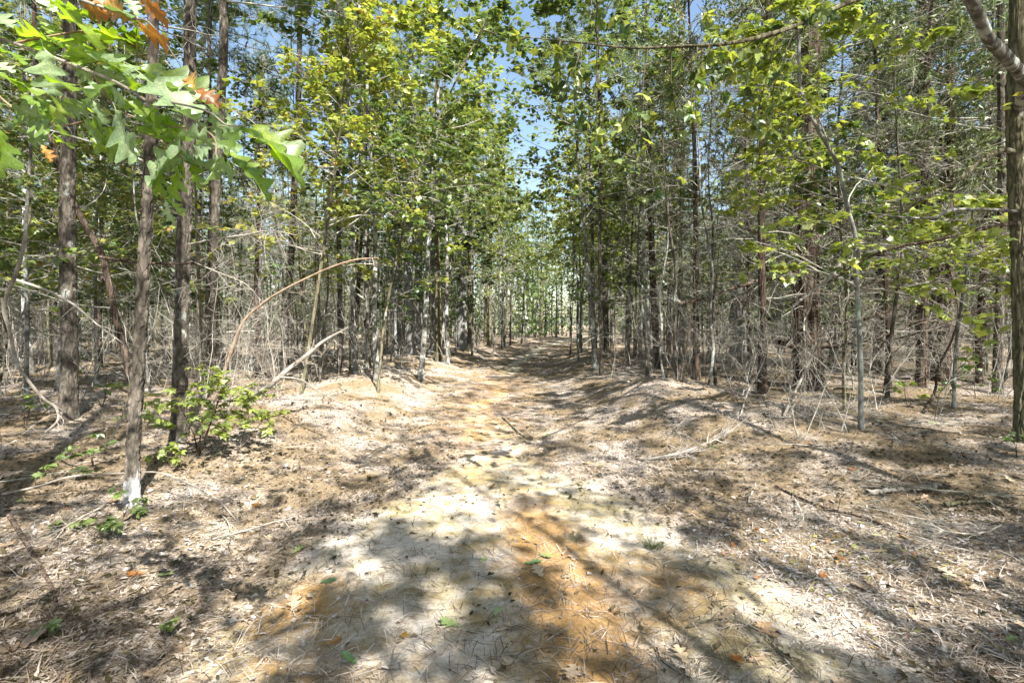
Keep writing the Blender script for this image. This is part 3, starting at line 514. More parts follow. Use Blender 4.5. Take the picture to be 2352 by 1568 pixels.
_, AO = limb(eJ, [(2330, -130, YJ), (2140, -60, YJ - .9), (1960, 2, YJ - 1.5), (1850, 52, YJ - 1.8), (1700, 96, YJ - 2), (1540, 108, YJ - 2.1), (1440, 110, YJ - 2.1), (1330, 98, YJ - 2.1), (1190, 84, YJ - 2.1)], 20, 3, M_OAKB, 14, 90, seed=6)
YC = eC.location.y
for q, (w0_, pts_) in enumerate([(11, [(1870, 700, YC), (1940, 680, YC - .2), (2010, 650, YC - .3), (2100, 600, YC - .4), (2200, 530, YC - .4)]), (10, [(1868, 742, YC), (1960, 738, YC - .3), (2060, 705, YC - .6), (2150, 640, YC - .8), (2230, 600, YC - .9)]),
    (12, [(1850, 655, YC), (1770, 640, YC - .3), (1690, 660, YC - .6), (1600, 690, YC - .8), (1520, 700, YC - 1)]), (9, [(1850, 600, YC), (1790, 560, YC - .2), (1700, 520, YC - .3), (1610, 520, YC - .4)]), (9, [(1866, 560, YC), (1960, 500, YC - .3), (2050, 430, YC - .4), (2130, 330, YC - .5)]),
    (8, [(1870, 480, YC), (1990, 380, YC - .3), (2080, 270, YC - .4), (2180, 120, YC - .5)]), (11, [(1866, 800, YC), (1930, 792, YC - .4), (2030, 770, YC - .6), (2110, 730, YC - .6)])]):
    lo_, A_ = limb(eC, pts_, w0_, 2.5, M_CEDAR, 10, 40, seed=60 + q); r_ = np.random.default_rng(60 + q)
    p, d, i, t = spawn(spline(A_, 12)[None], 22, .15, 1, 48, 15, r_); B_ = grow(p, d, r_.uniform(.2, .9, len(p)), 6, .03, .22, r_); pr_ = [tubes(B_, taper(np.full(len(p), .005), 6), 4)]
    p, d, i, t = spawn(B_, 6, .15, 1, 48, 15, r_); C_ = grow(p, d, r_.uniform(.08, .35, len(p)), 4, .04, .3, r_); pr_.append(tubes(C_, taper(np.full(len(p), .0022), 4), 3))
    tag(link('twigs', mesh('twigs', pr_, M_TWIG), lo_), kind='stuff')
r = np.random.default_rng(77); AOs = spline(AO, 40)[None]
p, d, i, t = spawn(AOs, 34, 0.3, 1.0, 60, 18, r); d[:, 2] -= 0.7; tw = grow(p, d, r.uniform(0.3, 1.1, len(p)), 6, 0.04, 0.16, r)
link('twigs', mesh('twigs', [tubes(tw, taper(np.full(len(p), 0.005), 6), 4)], M_OAKB), eJ)['kind'] = 'stuff'
p, d, i, t = spawn(tw, 8, 0.2, 1.0, 55, 18, r)
MAPM = [mesh('leaf', [place(MAPLE, np.zeros((1, 3)), np.array([[1.0, 0, 0]]), np.array([[0, 0, 1.0]]), 1.0, 0.5, 0.0) + (0,)], m, False) for m in (M_GREEN, M_YELL, M_DARK)]
from mathutils import Matrix
def mleaf(parent, p, d, size, k, tilt=0.5, name='leaf'):
    X = norm(d); n_ = norm(rng.normal(size=3) * tilt + [0, 0, 1]); Yv = norm(np.cross(n_, X)); Z = np.cross(X, Yv)
    o = bpy.data.objects.new(name, MAPM[k]); sc.collection.objects.link(o); o.parent = parent; o.location = p; o.scale = (size, size * rng.uniform(.7, 1.1), size * rng.uniform(.3, 3.2))
    o.rotation_euler = Matrix([[X[0], Yv[0], Z[0]], [X[1], Yv[1], Z[1]], [X[2], Yv[2], Z[2]]]).to_euler(); return o
for k in range(len(p)): mleaf(eJ, p[k], d[k] - [0, 0, .3], r.uniform(0.06, 0.12), [0, 1, 2, 1][k % 4])

# ------------------------------------------------------------------ oak hanging in from the top left: every leaf its own part
ex, ey = -3.0, 1.9
eO = thing('oak_tree', 'oak with big lobed pale green and rust leaves hanging in at the top left', 'oak tree', ex, ey); taken.append((ex, ey))
EO = np.array(eO.location)
link('trunk', mesh('oak_trunk', [trunk(np.array([(0, 0, -.1), (0.02, 0, 1.2), (0, 0.05, 3), (-.1, .1, 7)]), np.array([.12, .11, .10, .05]), 40, 120, 0.01, seed=40)], M_OAKB), eO)
def a1(x, y, Y): return at(x / 3.0, y / 3.0, Y)
TW = [[(-900, -300, 1.75), (-400, 120, 1.6), (100, 300, 1.45), (640, 500, 1.35), (860, 600, 1.33), (1020, 700, 1.3), (1100, 690, 1.3), (1420, 765, 1.28), (1560, 860, 1.27), (1700, 870, 1.26)],
      [(640, 500, 1.35), (760, 700, 1.38), (880, 790, 1.4), (1170, 870, 1.36), (1400, 880, 1.32), (1560, 868, 1.3)],
      [(-700, -500, 1.7), (100, -200, 1.5), (560, 0, 1.4), (730, 60, 1.38), (900, 130, 1.4), (1050, 180, 1.42), (1340, 600, 1.45)],
      [(1030, 860, 1.38), (1100, 960, 1.36), (1240, 1060, 1.34), (1260, 1110, 1.34)], [(1400, 880, 1.32), (1480, 960, 1.3), (1490, 1080, 1.3)],
      [(-400, 120, 1.6), (-100, 560, 1.55), (150, 780, 1.5), (420, 860, 1.48), (600, 830, 1.46)],
      [(100, 300, 1.45), (350, 250, 1.4), (650, 210, 1.38), (840, 250, 1.38)]]
TP = []
for k, tw_ in enumerate(TW):
    A = spline(np.array([a1(*q) for q in tw_]) - EO, 40); TP.append(A)
    rr_ = np.linspace(0.0035, 0.0014, 40) if k not in (0, 2) else np.linspace(0.0065, 0.0015, 40)
    link('branch' if k in (0, 2) else 'twig', mesh('branch', [tubes(A[None], rr_[None], 6)], M_STICK if k in (0, 2) else M_TAN), eO)
A = spline(np.array([EO + [0, 0, 2.35], EO + [0.4, 0.1, 2.5], a1(*TW[0][0])]) - EO, 12); link('branch', mesh('branch', [tubes(A[None], np.linspace(.03, .012, 12)[None], 8)], M_OAKB), eO)
A = spline(np.array([EO + [0, 0, 2.7], EO + [0.4, 0.0, 2.75], a1(*TW[2][0])]) - EO, 12); link('branch', mesh('branch', [tubes(A[None], np.linspace(.03, .012, 12)[None], 8)], M_OAKB), eO)
TPa = np.concatenate(TP)
OL = [  # base, tip (thirds of a full-view unit), width, kind
 (300,335,290,650,300,'p'),(520,420,590,570,130,'p'),(600,345,970,510,90,'p'),(970,510,1430,750,170,'p'),(640,560,660,690,150,'p'),(640,700,460,810,200,'p'),(640,700,740,860,100,'p'),
 (760,590,880,740,80,'p'),(800,760,960,1170,150,'p'),(1250,1010,890,1250,110,'p'),(1470,1000,1330,1080,140,'p'),(1480,860,1540,1050,100,'p'),(1560,780,1640,980,110,'p'),(1490,1060,1465,1290,110,'p'),
 (1490,1080,1670,1240,130,'p'),(1140,1380,1170,1560,60,'p'),(-60,90,120,180,80,'p'),(-60,430,90,470,60,'p'),(-40,500,170,560,100,'g'),
 (340,20,560,150,150,'g'),(420,130,840,200,100,'g'),(640,210,940,290,110,'g'),(840,260,1040,310,70,'g'),(280,150,400,240,100,'g'),(120,240,440,240,150,'g'),(0,350,210,390,60,'g'),(960,470,1450,520,50,'g'),
 (-30,880,190,1170,110,'g'),(210,780,40,880,50,'g'),(190,830,370,930,150,'g'),(590,830,870,1110,200,'g'),(620,950,740,1030,120,'g'),(880,700,1140,830,60,'g'),(1650,880,2160,1080,90,'g'),(1740,870,2130,1060,60,'g'),
 (960,900,1130,950,50,'g'),(1100,1130,1140,1380,60,'g'),(1220,1150,1250,1430,50,'g'),(1290,1080,1390,1290,120,'g'),(1550,1040,1800,1150,60,'g'),(1600,1100,1900,1270,40,'g'),(390,980,560,960,80,'g'),(400,860,490,960,80,'g'),
 (1150,1370,1260,1480,70,'g'),(450,300,600,380,110,'g'),(330,560,600,600,90,'g'),(700,880,980,1000,120,'g'),(60,540,300,600,110,'g'),(150,660,420,760,120,'g'),(500,700,720,800,100,'g'),(930,880,1290,920,60,'g'),(700,420,900,480,90,'g'),
 (560,0,730,150,150,'r'),(740,-20,860,150,160,'r'),(960,-20,1090,110,150,'r'),(870,-20,970,70,90,'p'),(1070,110,1200,190,110,'y'),(960,180,1200,350,120,'r'),(860,210,950,330,120,'r'),(1340,610,1250,470,180,'r'),(1360,620,1520,710,120,'y'),(280,1000,360,1090,80,'r'),(640,-40,760,60,130,'r'),(1020,560,1010,640,80,'p')]
r = np.random.default_rng(8)
for k, (bx, by, tx, ty, wd, kd) in enumerate(OL):
    Pn = min(range(len(TPa)), key=lambda q: (TPa[q] + EO - a1(bx, by, 1.36)) @ (TPa[q] + EO - a1(bx, by, 1.36)))
    Yb = float(TPa[Pn][1] + EO[1]) + r.uniform(-.05, .05); Lp = math.hypot(tx - bx, ty - by)
    b0 = a1(bx, by, Yb); dy = r.uniform(-0.35, 0.35) * Lp / 3 / FPX * Yb
    x = a1(tx, ty, Yb) - b0 + np.array([0, dy, 0]); size = float(np.linalg.norm(x)); wr = min(0.62, wd / Lp * 0.5)
    xn = norm(x); view = norm(-b0 + [0, 0, EYE]); want = 0.5
    side = norm(np.cross(xn, view)); nrm = norm(view - xn * (view @ xn))
    ang = math.acos(max(0.45, min(1, wr / want))) * (1 if r.random() < .5 else -1) if wr < want else r.uniform(-.25, .25)
    nrm = norm(nrm * math.cos(ang) + np.cross(xn, nrm) * math.sin(ang))
    if nrm[2] < 0 and wr < want: nrm = norm(nrm * [1, 1, -1]) if abs(xn[2]) < .5 else nrm
    mt_ = {'p': M_PALE, 'g': M_OKG, 'r': M_RUST, 'y': M_RUST}[kd]
    o = leaf_obj(eO, b0 - EO, xn, nrm, size * 0.9, 0.45, mt_, k, curl=0.15)
    tag(o, {'r': 'rust brown curled lobed leaf', 'y': 'yellow brown curled lobed leaf'}.get(kd))

for k in range(44):
    q = TPa[int(r.integers(0, len(TPa)))]; w_ = q + EO; fx = (w_[0] / w_[1] * FPX + 1176); 
    if not -120 < fx < 620: continue
    d = norm(r.normal(size=3) * [1, .7, .6] + [.35, 0, -.25]); o = leaf_obj(eO, q, d, norm(r.normal(size=3) * .5 + [0, -.1, 1]), r.uniform(.06, .10), .5, [M_OKG, M_PALE, M_PALE, M_OKG][k % 4], k, curl=.15)

# ------------------------------------------------------------------ sticks, poles, dead limbs
def stick(nm, label, cat, pts, w0, w1, mat=M_STICK, S=8, n=40, forks=0, seed=0, wig=0.0, fl=0.6, group=None):
    """pts: (px, py, Y or None for on the ground)"""
    r = np.random.default_rng(900 + seed); Wd = []
    for (a, b, Y) in pts:
        if Y is None: X, Yg = hit(a, b); Wd.append((X, Yg, float(H(X, Yg)) + 0.5 * w0 / FPX * Yg + 0.004))
        else: Wd.append(tuple(at(a, b, Y)))
    Wd = np.array(Wd); o0 = Wd[0].copy(); L = Wd - o0; k = o0[1] / FPX / 2 * math.cos(math.atan((pts[0][0] - 1176) / FPX))
    e = thing(nm, label, cat, o0[0], o0[1], o0[2], group)
    A = spline(L, n); A[1:-1] += wig * r.normal(size=(n - 2, 3)) * 0.01
    link('stem', mesh(nm, [trunk(A, np.linspace(w0, w1, n) * k, S, n * 2, 0, seed=seed, flare=1.0)], mat), e)
    if forks:
        p, d, i, t = spawn(A[None], forks, 0.15, 1.0, 50, 15, r); tl = np.linalg.norm(L[-1]) * r.uniform(0.1, 0.35, forks) * fl
        B = grow(p, d, tl, 6, 0.03, 0.25, r); pr = [tubes(B, taper(np.full(forks, max(0.0022, w1 * k * 0.6)), 6), 4)]
        p, d, i, t = spawn(B, 4, 0.2, 1, 50, 15, r); C = grow(p, d, 0.5 * tl[i] * r.random(len(i)), 4, 0.03, 0.3, r); pr.append(tubes(C, taper(np.full(len(p), max(.0014, w1 * k * .3)), 4), 3))
        tag(link('twigs', mesh('twigs', pr, mat), e), kind='stuff')
    return e
stick('bent_pole', 'bent tan pole arching up and right out of the left bank, bark peeled off', 'dead branch', [(497, 915, 7.0), (520, 840, 7.0), (556, 745, 6.9), (600, 700, 6.8), (655, 664, 6.6), (750, 618, 6.4), (815, 597, 6.3), (870, 592, 6.2)], 9, 2.5, M_TAN, 12, 60, 5, 1)
stick('fallen_branch', 'grey fallen branch slanting up to the right from the left bank, hung with twigs', 'fallen branch', [(560, 930, None), (610, 893, 6.3), (660, 850, 6.3), (705, 815, 6.4), (745, 782, 6.5), (800, 752, 6.6)], 14, 5, M_STICK, 12, 50, 16, 2)
stick('fallen_branch', 'thin white fork bowing down right from the grey fallen branch on the left bank', 'fallen branch', [(645, 866, 6.2), (690, 872, 6.0), (735, 900, 5.9), (768, 918, 5.8)], 6, 3, M_STICK, 8, 30, 12, 3)
stick('dead_limb', 'crooked pale dead limb running down the left frame edge to a white broken fork', 'dead limb', [(60, 540, 4.6), (40, 620, 4.6), (10, 700, 4.6), (22, 760, 4.6), (38, 830, 4.55), (62, 870, 4.5), (100, 915, 4.5), (128, 935, 4.5), (132, 965, 4.45), (104, 992, 4.4)], 12, 5, M_STICK, 10, 90, 16, 4, fl=0.5)
stick('dead_limb', 'straight bare dead limb reaching right from the far left edge behind the closest pine', 'dead limb', [(30, 640, 5.4), (110, 668, 5.4), (170, 700, 5.4), (230, 750, 5.5), (300, 800, 5.6)], 9, 3, M_STICK, 8, 50, 10, 5)
stick('dead_limb', 'dark bare limb held level across the closest two pines', 'dead limb', [(228, 590, 4.9), (290, 600, 4.8), (340, 604, 4.75), (390, 606, 4.8), (445, 604, 4.9), (480, 590, 5)], 9, 4, M_CEDAR, 8, 50, 22, 6, fl=1.0)
stick('dead_branch', 'bleached bare twig spray sticking out right from the pines at mid height', 'dead branch', [(430, 562, 5.2), (500, 548, 5.0), (560, 540, 4.8), (620, 530, 4.6), (680, 540, 4.5)], 5, 2, M_STICK, 6, 40, 40, 7, fl=1.3)
stick('dead_branch', 'bleached bare twig spray drooping below the level dark limb', 'dead branch', [(440, 600, 4.9), (500, 625, 4.8), (560, 650, 4.6), (600, 690, 4.5)], 4, 2, M_STICK, 6, 40, 24, 8, fl=1.3)
stick('fallen_branch', 'dark fallen stick in the litter at the bottom left, tilted up to the right', 'stick', [(110, 1432, None), (170, 1428, None), (250, 1405, None), (330, 1374, None), (385, 1345, None)], 13, 5, M_CEDAR, 10, 50, 5, 9)
stick('fallen_branch', 'long thin stick leaning across the foot of the closest pine', 'stick', [(5, 1140, None), (80, 1118, 4.3), (170, 1093, 4.3), (290, 1086, 4.25), (365, 1085, 4.25), (430, 1110, 4.2), (505, 1160, None)], 8, 3, M_STICK, 8, 60, 5, 10)
stick('fallen_branch', 'straight dark stick lying alone in the middle of the trail', 'stick', [(1155, 960, None), (1178, 982, None), (1205, 1006, None)], 4, 3, M_OAKB, 8, 30, 0, 11)
stick('log', 'short weathered pale log lying in the litter on the right', 'log', [(1992, 1138, None), (2040, 1133, None), (2100, 1130, None), (2160, 1122, None)], 14, 7, M_STICK, 16, 40, 12, 12, wig=.8, fl=.9)
stick('fallen_branch', 'dark rough stick just right of the short pale log', 'stick', [(2170, 1165, None), (2240, 1158, None), (2300, 1160, None)], 12, 7, M_OAKB, 10, 40, 3, 13)
stick('fallen_branch', 'long thin twiggy branch lying diagonally below the short pale log', 'fallen branch', [(1780, 1120, None), (1880, 1165, None), (1990, 1195, None), (2080, 1235, None)], 7, 4, M_CEDAR, 8, 50, 16, 14)
stick('fallen_branch', 'pale twiggy branch heap on the right slope above the grass tuft', 'fallen branch', [(1490, 1058, None), (1560, 1040, 5.6), (1640, 1010, 5.7), (1700, 975, 5.8)], 6, 3, M_STICK, 8, 50, 40, 15, fl=1.3)
stick('fallen_branch', 'thin bowed twig lying at the bottom of the picture right of the orange clay', 'stick', [(1580, 1442, None), (1660, 1424, None), (1740, 1452, None), (1800, 1510, None), (1850, 1560, None)], 5, 3, M_OAKB, 6, 40, 6, 16)
stick('fallen_branch', 'little hooked twig on bare sand at the bottom edge of the trail', 'twig', [(1508, 1490, None), (1520, 1520, None), (1560, 1548, None), (1590, 1560, None)], 4, 2, M_CEDAR, 6, 20, 2, 17)
stick('fallen_branch', 'dark stick running off down at the left below the ground seedlings', 'stick', [(20, 1190, None), (70, 1270, None), (110, 1340, None), (130, 1390, None)], 14, 6, M_CEDAR, 10, 40, 5, 18)
stick('fallen_branch', 'thin twig across the litter left of the bare sand at the bottom', 'twig', [(400, 1100, None), (450, 1120, None), (500, 1150, None), (545, 1200, None)], 4, 2, M_STICK, 6, 30, 4, 19)
stick('dead_limb', 'long slanting pale limb crossing in front of the big shaggy cedar', 'dead limb', [(1940, 590, 7.6), (1905, 640, 7.4), (1850, 680, 7.3), (1820, 705, 7.2)], 8, 7, M_STICK, 10, 30, 3, 20)
stick('dead_limb', 'thick broken cedar stub pointing left low on the big shaggy cedar', 'dead limb', [(1862, 800, 9.0), (1830, 797, 8.7), (1790, 786, 8.3)], 16, 11, M_CEDAR, 12, 30, 2, 21)
stick('dead_limb', 'bare forked grey limb standing up slantwise right of the big shaggy cedar', 'dead limb', [(1800, 960, None), (1850, 850, 7.7), (1890, 770, 7.6), (1930, 700, 7.5), (1975, 655, 7.4), (2000, 600, 7.3)], 7, 4, M_STICK, 10, 50, 12, 22)
stick('fallen_branch', 'grey twig fan sticking out of the right bank in front of the pink grey trunk', 'dead branch', [(1700, 960, None), (1718, 900, 7.2), (1745, 850, 7.3), (1765, 800, 7.4)], 5, 2, M_STICK, 6, 40, 26, 23, fl=1.2)
stick('forked_shrub', 'leafless forked shrub with one reddish stem in front of the dark double trunk', 'shrub', [(2125, 950, None), (2148, 895, 8.3), (2155, 845, 8.3), (2190, 770, 8.3), (2200, 700, 8.3), (2175, 600, 8.3)], 9, 4, M_CEDAR, 8, 50, 22, 24, fl=0.9)
stick('dead_limb', 'thin dark leaning limb reaching up right from beside the leafless forked shrub', 'dead limb', [(2290, 700, 8.6), (2200, 730, 8.8), (2090, 770, 9), (1990, 790, 9), (1900, 800, 9.1)], 7, 4, M_CEDAR, 8, 40, 14, 25)

# ------------------------------------------------------------------ low green plants
def seedling(px, py, label, h, n, spread, mat, seed, nm='maple_seedling', cat='seedling', ls=(0.05, 0.085), stems=1, single=True, Y=None):
    x, y = hit(px, py); r = np.random.default_rng(1500 + seed); e = thing(nm, label, cat, x, y); taken.append((x, y))
    k0 = {'M_GREEN': 0}.get(mat, 0) if isinstance(mat, str) else {M_GREEN.name: 0, M_YELL.name: 1, M_DARK.name: 2}[mat.name]
    cur = grow(np.zeros((stems, 3)), np.column_stack([r.normal(size=stems) * .35, r.normal(size=stems) * .35, np.ones(stems)]), h * r.uniform(.7, 1, stems), 8, 0.0, 0.12, r)
    prt = [tubes(cur, taper(np.full(stems, 0.0035 + 0.004 * h), 8), 5)]
    p, d, i, t = spawn(cur, max(2, n // (6 * stems)), 0.35, 1.0, 65, 12, r); d[:, 2] = np.abs(d[:, 2]) * .4; B = grow(p, d, spread * r.uniform(.4, 1, len(p)), 6, 0.05, .15, r); prt.append(tubes(B, taper(np.full(len(p), .0022), 6), 3))
    link('stem', mesh('stem', prt, M_CEDAR), e)
    p, d, i, t = spawn(B, 7, 0.3, 1.0, 55, 15, r); d[:, 2] = d[:, 2] * .3 - .1
    if single:
        for q in range(len(p)): mleaf(e, p[q], d[q], r.uniform(*ls), k0 if r.random() < .8 else 0, 0.35)
    else:
        tag(link('foliage', mesh('foliage', [place(MAPLE, p, d, norm(r.normal(size=p.shape) * .35 + [0, 0, 1]), r.uniform(*ls, len(p)), None, .15, r)], mat), e), kind='stuff')
    return e
seedling(455, 1050, 'bright yellow green maple shrub in layers beside the closest pine, largest of the low plants', 1.0, 300, 0.62, M_YELL, 1, 'maple_shrub', 'shrub', stems=5, ls=(0.065, 0.105))
seedling(545, 1040, 'yellow green maple shrub shoot bending right toward the trail', 0.6, 80, 0.5, M_YELL, 2, 'maple_shrub', 'shrub', stems=2, ls=(0.05, 0.09))
seedling(395, 1075, 'low fresh green maple shoot at the foot of the maple shrub', 0.25, 36, 0.25, M_YELL, 3, stems=2)
seedling(215, 1075, 'green maple seedling behind the closest pine foot, left of it', 0.35, 36, 0.25, M_GREEN, 4, stems=2)
seedling(140, 1120, 'green maple seedling under the long leaning stick', 0.22, 30, 0.22, M_GREEN, 5, stems=2)
seedling(285, 1190, 'green maple seedling in front of the closest pine foot', 0.16, 30, 0.22, M_GREEN, 6, stems=2)
seedling(215, 1245, 'bright green maple seedling on a sunlit litter patch, lower left', 0.15, 30, 0.2, M_GREEN, 7, stems=2)
seedling(130, 1230, 'small green seedling between the dark stick and the lit litter patch', 0.16, 16, 0.16, M_GREEN, 8)
seedling(110, 1462, 'single bright green leaf sprout near the bottom left corner', 0.08, 6, 0.06, M_GREEN, 9, ls=(.04, .06))
seedling(375, 1480, 'tiny pale green sprout in leaves by the bottom left sand edge', 0.16, 12, 0.08, M_GREEN, 10, ls=(.035, .06))
seedling(60, 985, 'broad dim green seedling patch behind the dead limb at far left', 0.5, 40, 0.4, M_GREEN, 11, stems=3, ls=(0.06, .1), single=False)
seedling(235, 935, 'shaded green maple seedling between the broad dark pine and the leaning trunk', 0.9, 60, 0.5, M_GREEN, 12, stems=3, ls=(0.06, .1), single=False)
seedling(200, 870, 'dim green undergrowth maple behind the leaning trunk', 1.0, 70, 0.6, M_GREEN, 13, stems=3, ls=(0.07, .11), single=False)
seedling(2085, 935, 'yellow green low shrub left of the leafless forked shrub', 0.5, 50, 0.45, M_YELL, 14, 'maple_shrub', 'shrub', stems=3, ls=(0.06, .1), single=False)
seedling(2240, 915, 'dark green low shrub beyond the leafless forked shrub', 0.6, 60, 0.6, M_DARK, 15, 'maple_shrub', 'shrub', stems=3, ls=(0.06, .1), single=False)
seedling(2335, 1050, 'green seedling hugging the foot of the oak at the right frame edge', 0.22, 30, 0.2, M_GREEN, 16, stems=2)
seedling(1010, 815, 'small yellow green sprout on the left trail bank below the bend trunks', 0.25, 24, 0.25, M_YELL, 17, single=False)
seedling(1800, 870, 'low green cedar brush sprout at the foot of the big shaggy cedar', 0.35, 40, 0.3, M_GREEN, 18, single=False, stems=2)
# grass tufts
def tuft(px, py, label, n, hh, seed):
    x, y = hit(px, py); r = np.random.default_rng(1700 + seed); e = thing('grass_tuft', label, 'grass tuft', x, y)
    a = r.random(n) * 6.28; P0 = np.column_stack([np.cos(a), np.sin(a), np.zeros(n)]) * r.random((n, 1)) * 0.05
    C = grow(P0, np.column_stack([np.cos(a) * .6, np.sin(a) * .6, np.ones(n)]), hh * r.uniform(.5, 1, n), 6, 0.16, .05, r)
    tag(link('blades', mesh('blades', [tubes(C, taper(np.full(n, .0022), 6, .1), 3)], M_GRASS), e), kind='stuff')
tuft(1500, 1258, 'dark green grass tuft at the right edge of the orange clay', 80, 0.12, 1)
tuft(1318, 1240, 'sparse pale grass wisps in the middle of the trail', 26, 0.08, 2)
tuft(1640, 1030, 'small green grass tuft on the right slope beside the pale twig heap', 40, 0.10, 3)
tuft(560, 975, 'dry grass tuft under the maple shrub by the sand', 50, 0.12, 4)

# ------------------------------------------------------------------ the rest of the wood, each tree its own object
taken += [(x, y) for x, y in [(0, 0)]]
def free(x, y, d): return all((x - a) ** 2 + (y - b) ** 2 > d * d for a, b in taken)
zones = {}; FILLED = []
r = np.random.default_rng(21); nfill = 0
def zone_label(kind, x, y, v):
    side = 'left' if x < trail_c(y) else 'right'
    dist = 'edge' if abs(x - trail_c(y)) < 4 else ('middle' if abs(x - trail_c(y)) < 10 else 'depth')
    far = 'near' if y < 13 else ('mid' if y < 24 else 'far')
    who = {'pine': 'tall thin pine', 'cedar': 'twiggy dead branched cedar', 'maple': 'leafy young maple', 'oak': 'tall slim oak', 'high': 'light crowned young oak', 'canopy': 'wide crowned oak', 'pole': 'leafless pole thin sapling'}[kind]
    where = {'edge': f'along the {side} edge of the trail', 'middle': f'inside the wood {side} of the trail', 'depth': f'deep in the wood at far {side}'}[dist]
    how = {'near': 'a few steps in', 'mid': 'half way back', 'far': 'well back'}[far]
    return f'{who} {where}, {how}', f'{who}s {where}, {how}'
def fill(n, kinds, probs, ymin, ymax, xlo, xhi, dmin, tries=6000):
    c = 0
    for _ in range(tries):
        if c >= n: break
        u = r.random(); y = math.sqrt(ymin ** 2 + (ymax ** 2 - ymin ** 2) * u); x = r.uniform(xlo(y), xhi(y))
        clear = np.interp(y, [0, 8, 14, 25, 60], [4.2, 3.4, 2.2, 1.8, 1.8])
        if abs(x - trail_c(y)) < clear or not free(x, y, dmin): continue
        k = r.choice(kinds, p=probs); v = int(r.integers(0, 9)); lb, gr = zone_label(k, x, y, v)
        taken.append((x, y)); FILLED.append((tree(k, v, x, y, lb, gr, s=r.uniform(0.8, 1.15)), k, x, y)); c += 1
    return c
lo = lambda y: -1.06 * y - 2; hi = lambda y: 1.06 * y + 2; mid = lambda y: float(trail_c(y))
for px_, py_, lb_ in [(1600, 872, 'twiggy bare cedar behind the right mound, first beyond the slender dark cedar'), (1750, 868, 'twiggy cedar close left of the big shaggy cedar'), (1575, 826, 'cedar with a haze of pale twigs behind the right mound'),
    (2040, 902, 'twiggy cedar between the pale grey sapling and the dark double trunk'), (2010, 850, 'twiggy cedar set back behind the pale grey sapling'), (1440, 812, 'bushy cedar at the right trail edge past the mound'), (1412, 795, 'bushy cedar leaning over the right trail edge where it bends'),
    (2250, 880, 'twiggy cedar right of the dark double trunk'), (780, 800, 'twiggy bare cedar on the left bank behind the fallen forked branch'), (700, 800, 'twiggy bare cedar behind the bent tan pole'), (540, 800, 'bare twiggy cedar behind the straight dark pine'), (230, 850, 'bare twiggy cedar behind the leaning trunk')]:
    xx_, yy_ = hit(px_, py_); taken.append((xx_, yy_)); tree('cedar', len(taken), xx_, yy_, lb_, s=r.uniform(.75, 1))
gapf = lambda x, y: not (0.0 < x / y < 0.14)
_free = free
free = lambda x, y, d: _free(x, y, d) and (y < 20 or gapf(x, y))
cc = fill(16, ['canopy'], [1.0], 20, 42, lo, mid, 2.2); cc = fill(14, ['canopy'], [1.0], 20, 42, mid, hi, 2.2)
free = lambda x, y, d: _free(x, y, d) and not (y < 16 and 850 < x / y * FPX + 1176 < 1100)
c0 = fill(13, ['high', 'maple'], [.8, .2], 9, 34, mid, lambda y: mid(y) + 5, 1.3); c00 = fill(9, ['high', 'maple'], [.7, .3], 9, 32, lambda y: mid(y) - 4.5, mid, 1.3)
for k, (x, y, v) in enumerate([(-2, 47, 0), (0.6, 50, 1), (2.6, 46, 0), (3.4, 53, 1), (5.6, 57, 0), (-4.2, 52, 1), (8.6, 50, 0), (7.6, 46, 1), (1.6, 58, 0), (4.6, 62, 1), (-0.5, 43, 0)]):
    taken.append((x, y)); FILLED.append((tree('canopy' if k % 3 else 'pine', v + k, x, y, 'x', s=.95), 'canopy' if k % 3 else 'pine', x, y))
for k, (x, y, v) in enumerate([(-1.9, 23, 0), (-2.6, 27.5, 1), (-1.4, 31, 0), (4.6, 30, 1), (-2.5, 17.5, 1)]):
    taken.append((x, y)); FILLED.append((tree('canopy', v, x, y, 'x', s=.95), 'canopy', x, y))
for k, (x, y, v) in enumerate([(-2.25, 12.6, 0), (-2.1, 16.8, 1), (2.5, 15.5, 0), (-2.7, 10.2, 1)]):
    taken.append((x, y)); FILLED.append((tree('high', v, x, y, 'x', s=1.25 if k < 3 else 1.1), 'high', x, y))
fill(125, ['pole'], [1.0], 7.5, 26, lo, mid, .65); fill(115, ['pole'], [1.0], 7.5, 26, mid, hi, .7)
c1 = fill(46, ['pine', 'cedar', 'maple', 'oak'], [0.24, 0.20, 0.50, 0.06], 8.5, 18, lo, mid, 1.05); free = _free
c2 = fill(46, ['pine', 'cedar', 'maple', 'oak'], [0.14, 0.58, 0.24, 0.04], 8.5, 18, mid, hi, 1.05)
c3 = fill(85, ['pine', 'cedar', 'maple', 'oak'], [0.34, 0.18, 0.36, 0.12], 18, 42, lo, mid, 1.5)
c4 = fill(80, ['pine', 'cedar', 'maple', 'oak'], [0.22, 0.40, 0.28, 0.10], 18, 42, mid, hi, 1.5)
print('filled', c1, c2, c3, c4)
